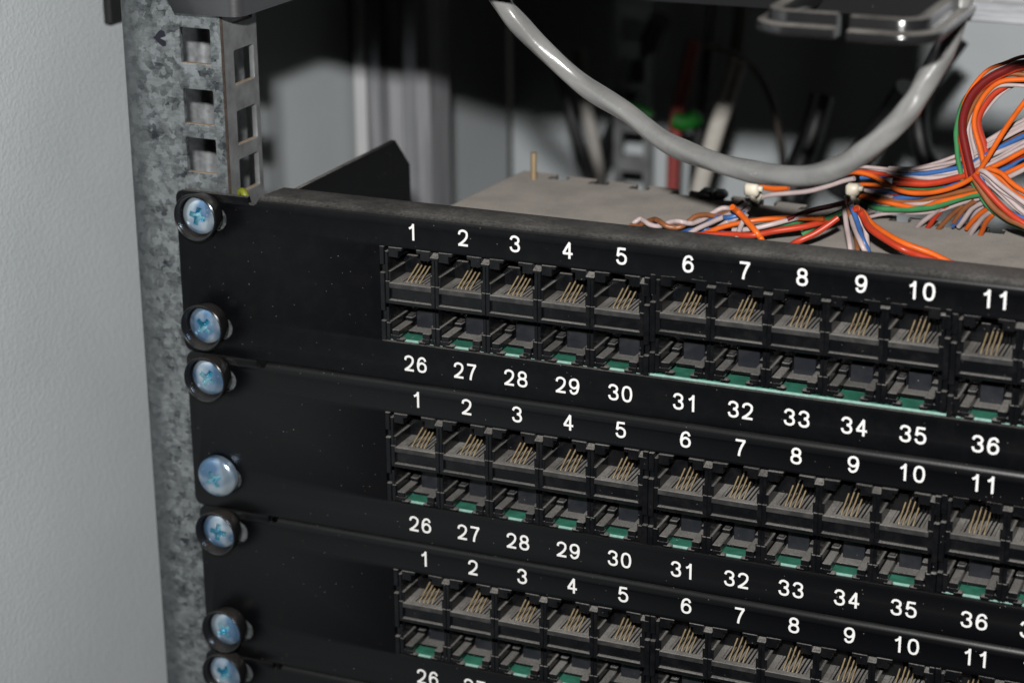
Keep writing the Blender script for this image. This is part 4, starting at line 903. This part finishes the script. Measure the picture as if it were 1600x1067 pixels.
def arc(cx, cy, r, a0, a1, n=7): return [(cx+r*math.cos(math.radians(a0+(a1-a0)*q/n)), cy+r*math.sin(math.radians(a0+(a1-a0)*q/n))) for q in range(n+1)]
hl = [(55.5, -.2), (55.5, -10), (55.5, -22)]+arc(60, -30.5, 4.5, 180, 270)+[(64, -35), (70.0, -35)]
hr = [(86.9, -.2), (86.9, -10), (86.9, -22)]+arc(82.4, -32.0, 4.5, 0, -90)+[(80, -36.5), (73.0, -36.5)]
for path, fl_ in ((hl, False), (hr, True)):
    ob = ring_half(path, fl_).build('cable_ring', 'ring', root, 40); ob.location = (0, 0, 2.0*MM)

# bright steel plate beside it
root = thing('steel_plate', 'bright steel plate with a folded edge beside the black cable ring', 'plate', (197.6, 0, 52.6))
mb = MB(); mb.box(0, 90, -.2, 1.0, 0, 10.5, .3); mb.build('face', 'bright', root)  # unseen top kept low so the flash passes over to the back panel
mb = MB(); mb.box(-.9, -.05, -.2, 14, .2, 10.4, .2); mb.build('folded_edge', 'cut_edge', root)

# ================================================================== grey cable
def tube_thing(name, pts, r, mat, seg=12, sub=6):
    o0 = Vector(pts[0]); mb = MB(); mb.tube([Vector(p)-o0 for p in pts], r, seg, sub)
    ob = mb.build(name, mat, None, 60); ob.location = o0*MM; return ob
tag(tube_thing('network_cable', CABLE_PATH, lambda t, a=0: 2.50+.05*math.sin(t*61)+.04*math.sin(t*113+1)+.10*math.cos(4*a-t*60), 'cable', 28, 14), 'thick grey cable sagging in a wide loop above the topmost patch panel', 'cable')

# ================================================================== thin wires
for col, r, lab, pts in WIRES:
    tag(tube_thing('thin_wire', pts, r, 'wire_'+col, 10, 6), lab, 'wire', 'thin coloured wires behind the topmost patch panel')
def tie(loc, lab, s):
    t = thing('cable_tie', lab, 'cable tie', loc, 'white nylon ties on the wire bundles')
    mb = MB(); mb.box(-1.9*s, 1.7*s, -2.0, 1.0, -1.3*s, 2.1*s, .7); mb.box(-.7*s, 2.6*s, -1.2, .6, .2*s, 1.5*s, .3); mb.build('tie_head', 'nylon', t, 50)
    mb = MB(); mb.tube([(.25*math.sin(a*2)+.1*a, 1.9+math.cos(a)*3.0, -1.6+math.sin(a)*2.3) for a in [2*math.pi*q/16 for q in range(17)]], .8, 8, 2); mb.build('strap', 'nylon', t, 50)
tie((129.66, 76.15, -11.07), 'white tie gripping the wires under the lowest sag of the grey cable', 1.1)
tie((157.7, 74.05, -7.71), 'yellowed round tie gripping wires just beside the grey cable', 1.0)

# ================================================================== dim things at the back of the cabinet
X = lambda name, pts, r, mat, lab, cat: tag(tube_thing(name, pts, r, mat, 12, 6), lab, cat)
X('flat_cable', [(-1.1, 280, -20), (1.6, 280, -40.3), (4.5, 280, -53.7), (9.5, 280, -82)], 2.6, 'strap', 'pale grey cable crossing down beside the blurred rear rail', 'cable')
X('black_cable', [(-6, 262, -14), (-.3, 265, -34.8), (2.9, 265, -46.8), (7.0, 265, -58.7), (13.5, 265, -80)], 2.3, 'cable_black', 'black cable crossing in front of a pale grey one', 'cable')
X('red_cable', [(47, 272, -12), (45.0, 270, -25.0), (42, 270, -37.3), (40.7, 270, -51.9), (40.3, 270, -85)], 2.4, 'cable_red', 'blurred red cable standing upright beside the rear rail', 'cable')
X('black_cable', [(52, 285, 20), (49, 280, -30), (47, 278, -55), (46.5, 276, -88)], 2.4, 'cable_black', 'black cable upright beside the blurred red one', 'cable')
X('green_plug', [(20.8, 268, -37.4), (27.2, 268, -38.8), (32.2, 268, -41)], 2.6, 'plug_green', 'blurred green plug in front of the rear rail', 'plug')
X('green_plug', [(43.4, 262, -39.6), (48.3, 262, -40.2), (52.4, 262, -37.6)], 3.0, 'plug_green', 'blurred green plug on top of the red cable', 'plug')
X('white_cable', [(73, 243, -12), (68.9, 240, -28.6), (66.7, 240, -35.7), (63.5, 240, -47.5), (57.6, 240, -72)], 3.2, 'cable_white', 'blurred off-white cable leaning behind the grey cable', 'cable')
X('flexible_pole', [(61, 290, 60), (59.2, 290, 5.4), (57.4, 290, -18.4), (53.4, 290, -52)], 2.6, 'pole', 'dark brown flexible pole in the shadow at the back', 'pole')
X('thin_cable', [(54.8, 260, -11.2), (64.4, 260, -12.8), (74.1, 260, -18.5), (80.3, 260, -28.4), (83.0, 260, -38.7), (86, 258, -50), (87, 255, -70)], 1.2, 'pole', 'thin brown cable arching in the shadow at the back', 'cable')
o = X('earth_wire', [(10.0, 8.6, -8.2), (11.0, 8.2, -6.4), (12.6, 7.6, -6.0), (14.2, 7.0, -9.5)], 1.0, 'earth', 'tiny yellow-green wire tip between rail and topmost patch panel', 'wire')
t = thing('edge_clip', 'black clip at the back edge of the dusty tray near the white tie', 'clip', (114.96, 88.23, -17.37))
mb = MB(); mb.box(-4.2, 3.6, -2.2, 2.4, -.6, 2.2, .9); mb.box(-1.0, 1.0, -6, 1, 1.2, 2.9, .5); mb.build('clip_body', 'cable_black', t, 40)
o = MB(); o.box(-2.0, 1.6, -6, 6, -6, 20, .6); o = o.build('wall_clip', 'cable_black', None); o.location = (-.0595, .062, .0305)
tag(o, 'black clip between the side panel and the top of the rail', 'clip')
X('black_cable', [(24, 300, -10), (6, 310, -50), (-6, 318, -72), (-18, 322, -100)][::-1], 4.0, 'cable_black', 'added thick black cable, for a dark diagonal, slanting beside the corner of the back panel', 'cable')  # added dark cable where a dark diagonal crosses the panel
X('black_cable', BK1, 4.2, 'cable_black', 'added thick black cable, in place of shadow, slanting between bright patches of the back panel, under the grey cable', 'cable')  # added to break up the lit panel where cable shadows lie
X('black_cable', BK2, 4.6, 'cable_black', 'added thick black cable, in place of shadow, slanting behind the yellowed round tie', 'cable')  # added dark shape standing for shadow between lit patches
X('black_cable', BK3, 3.4, 'cable_black', 'added black cable, for a dark band, arching in shadow beside the upright wire loop', 'cable')  # added to make the dark band across the lit back panel
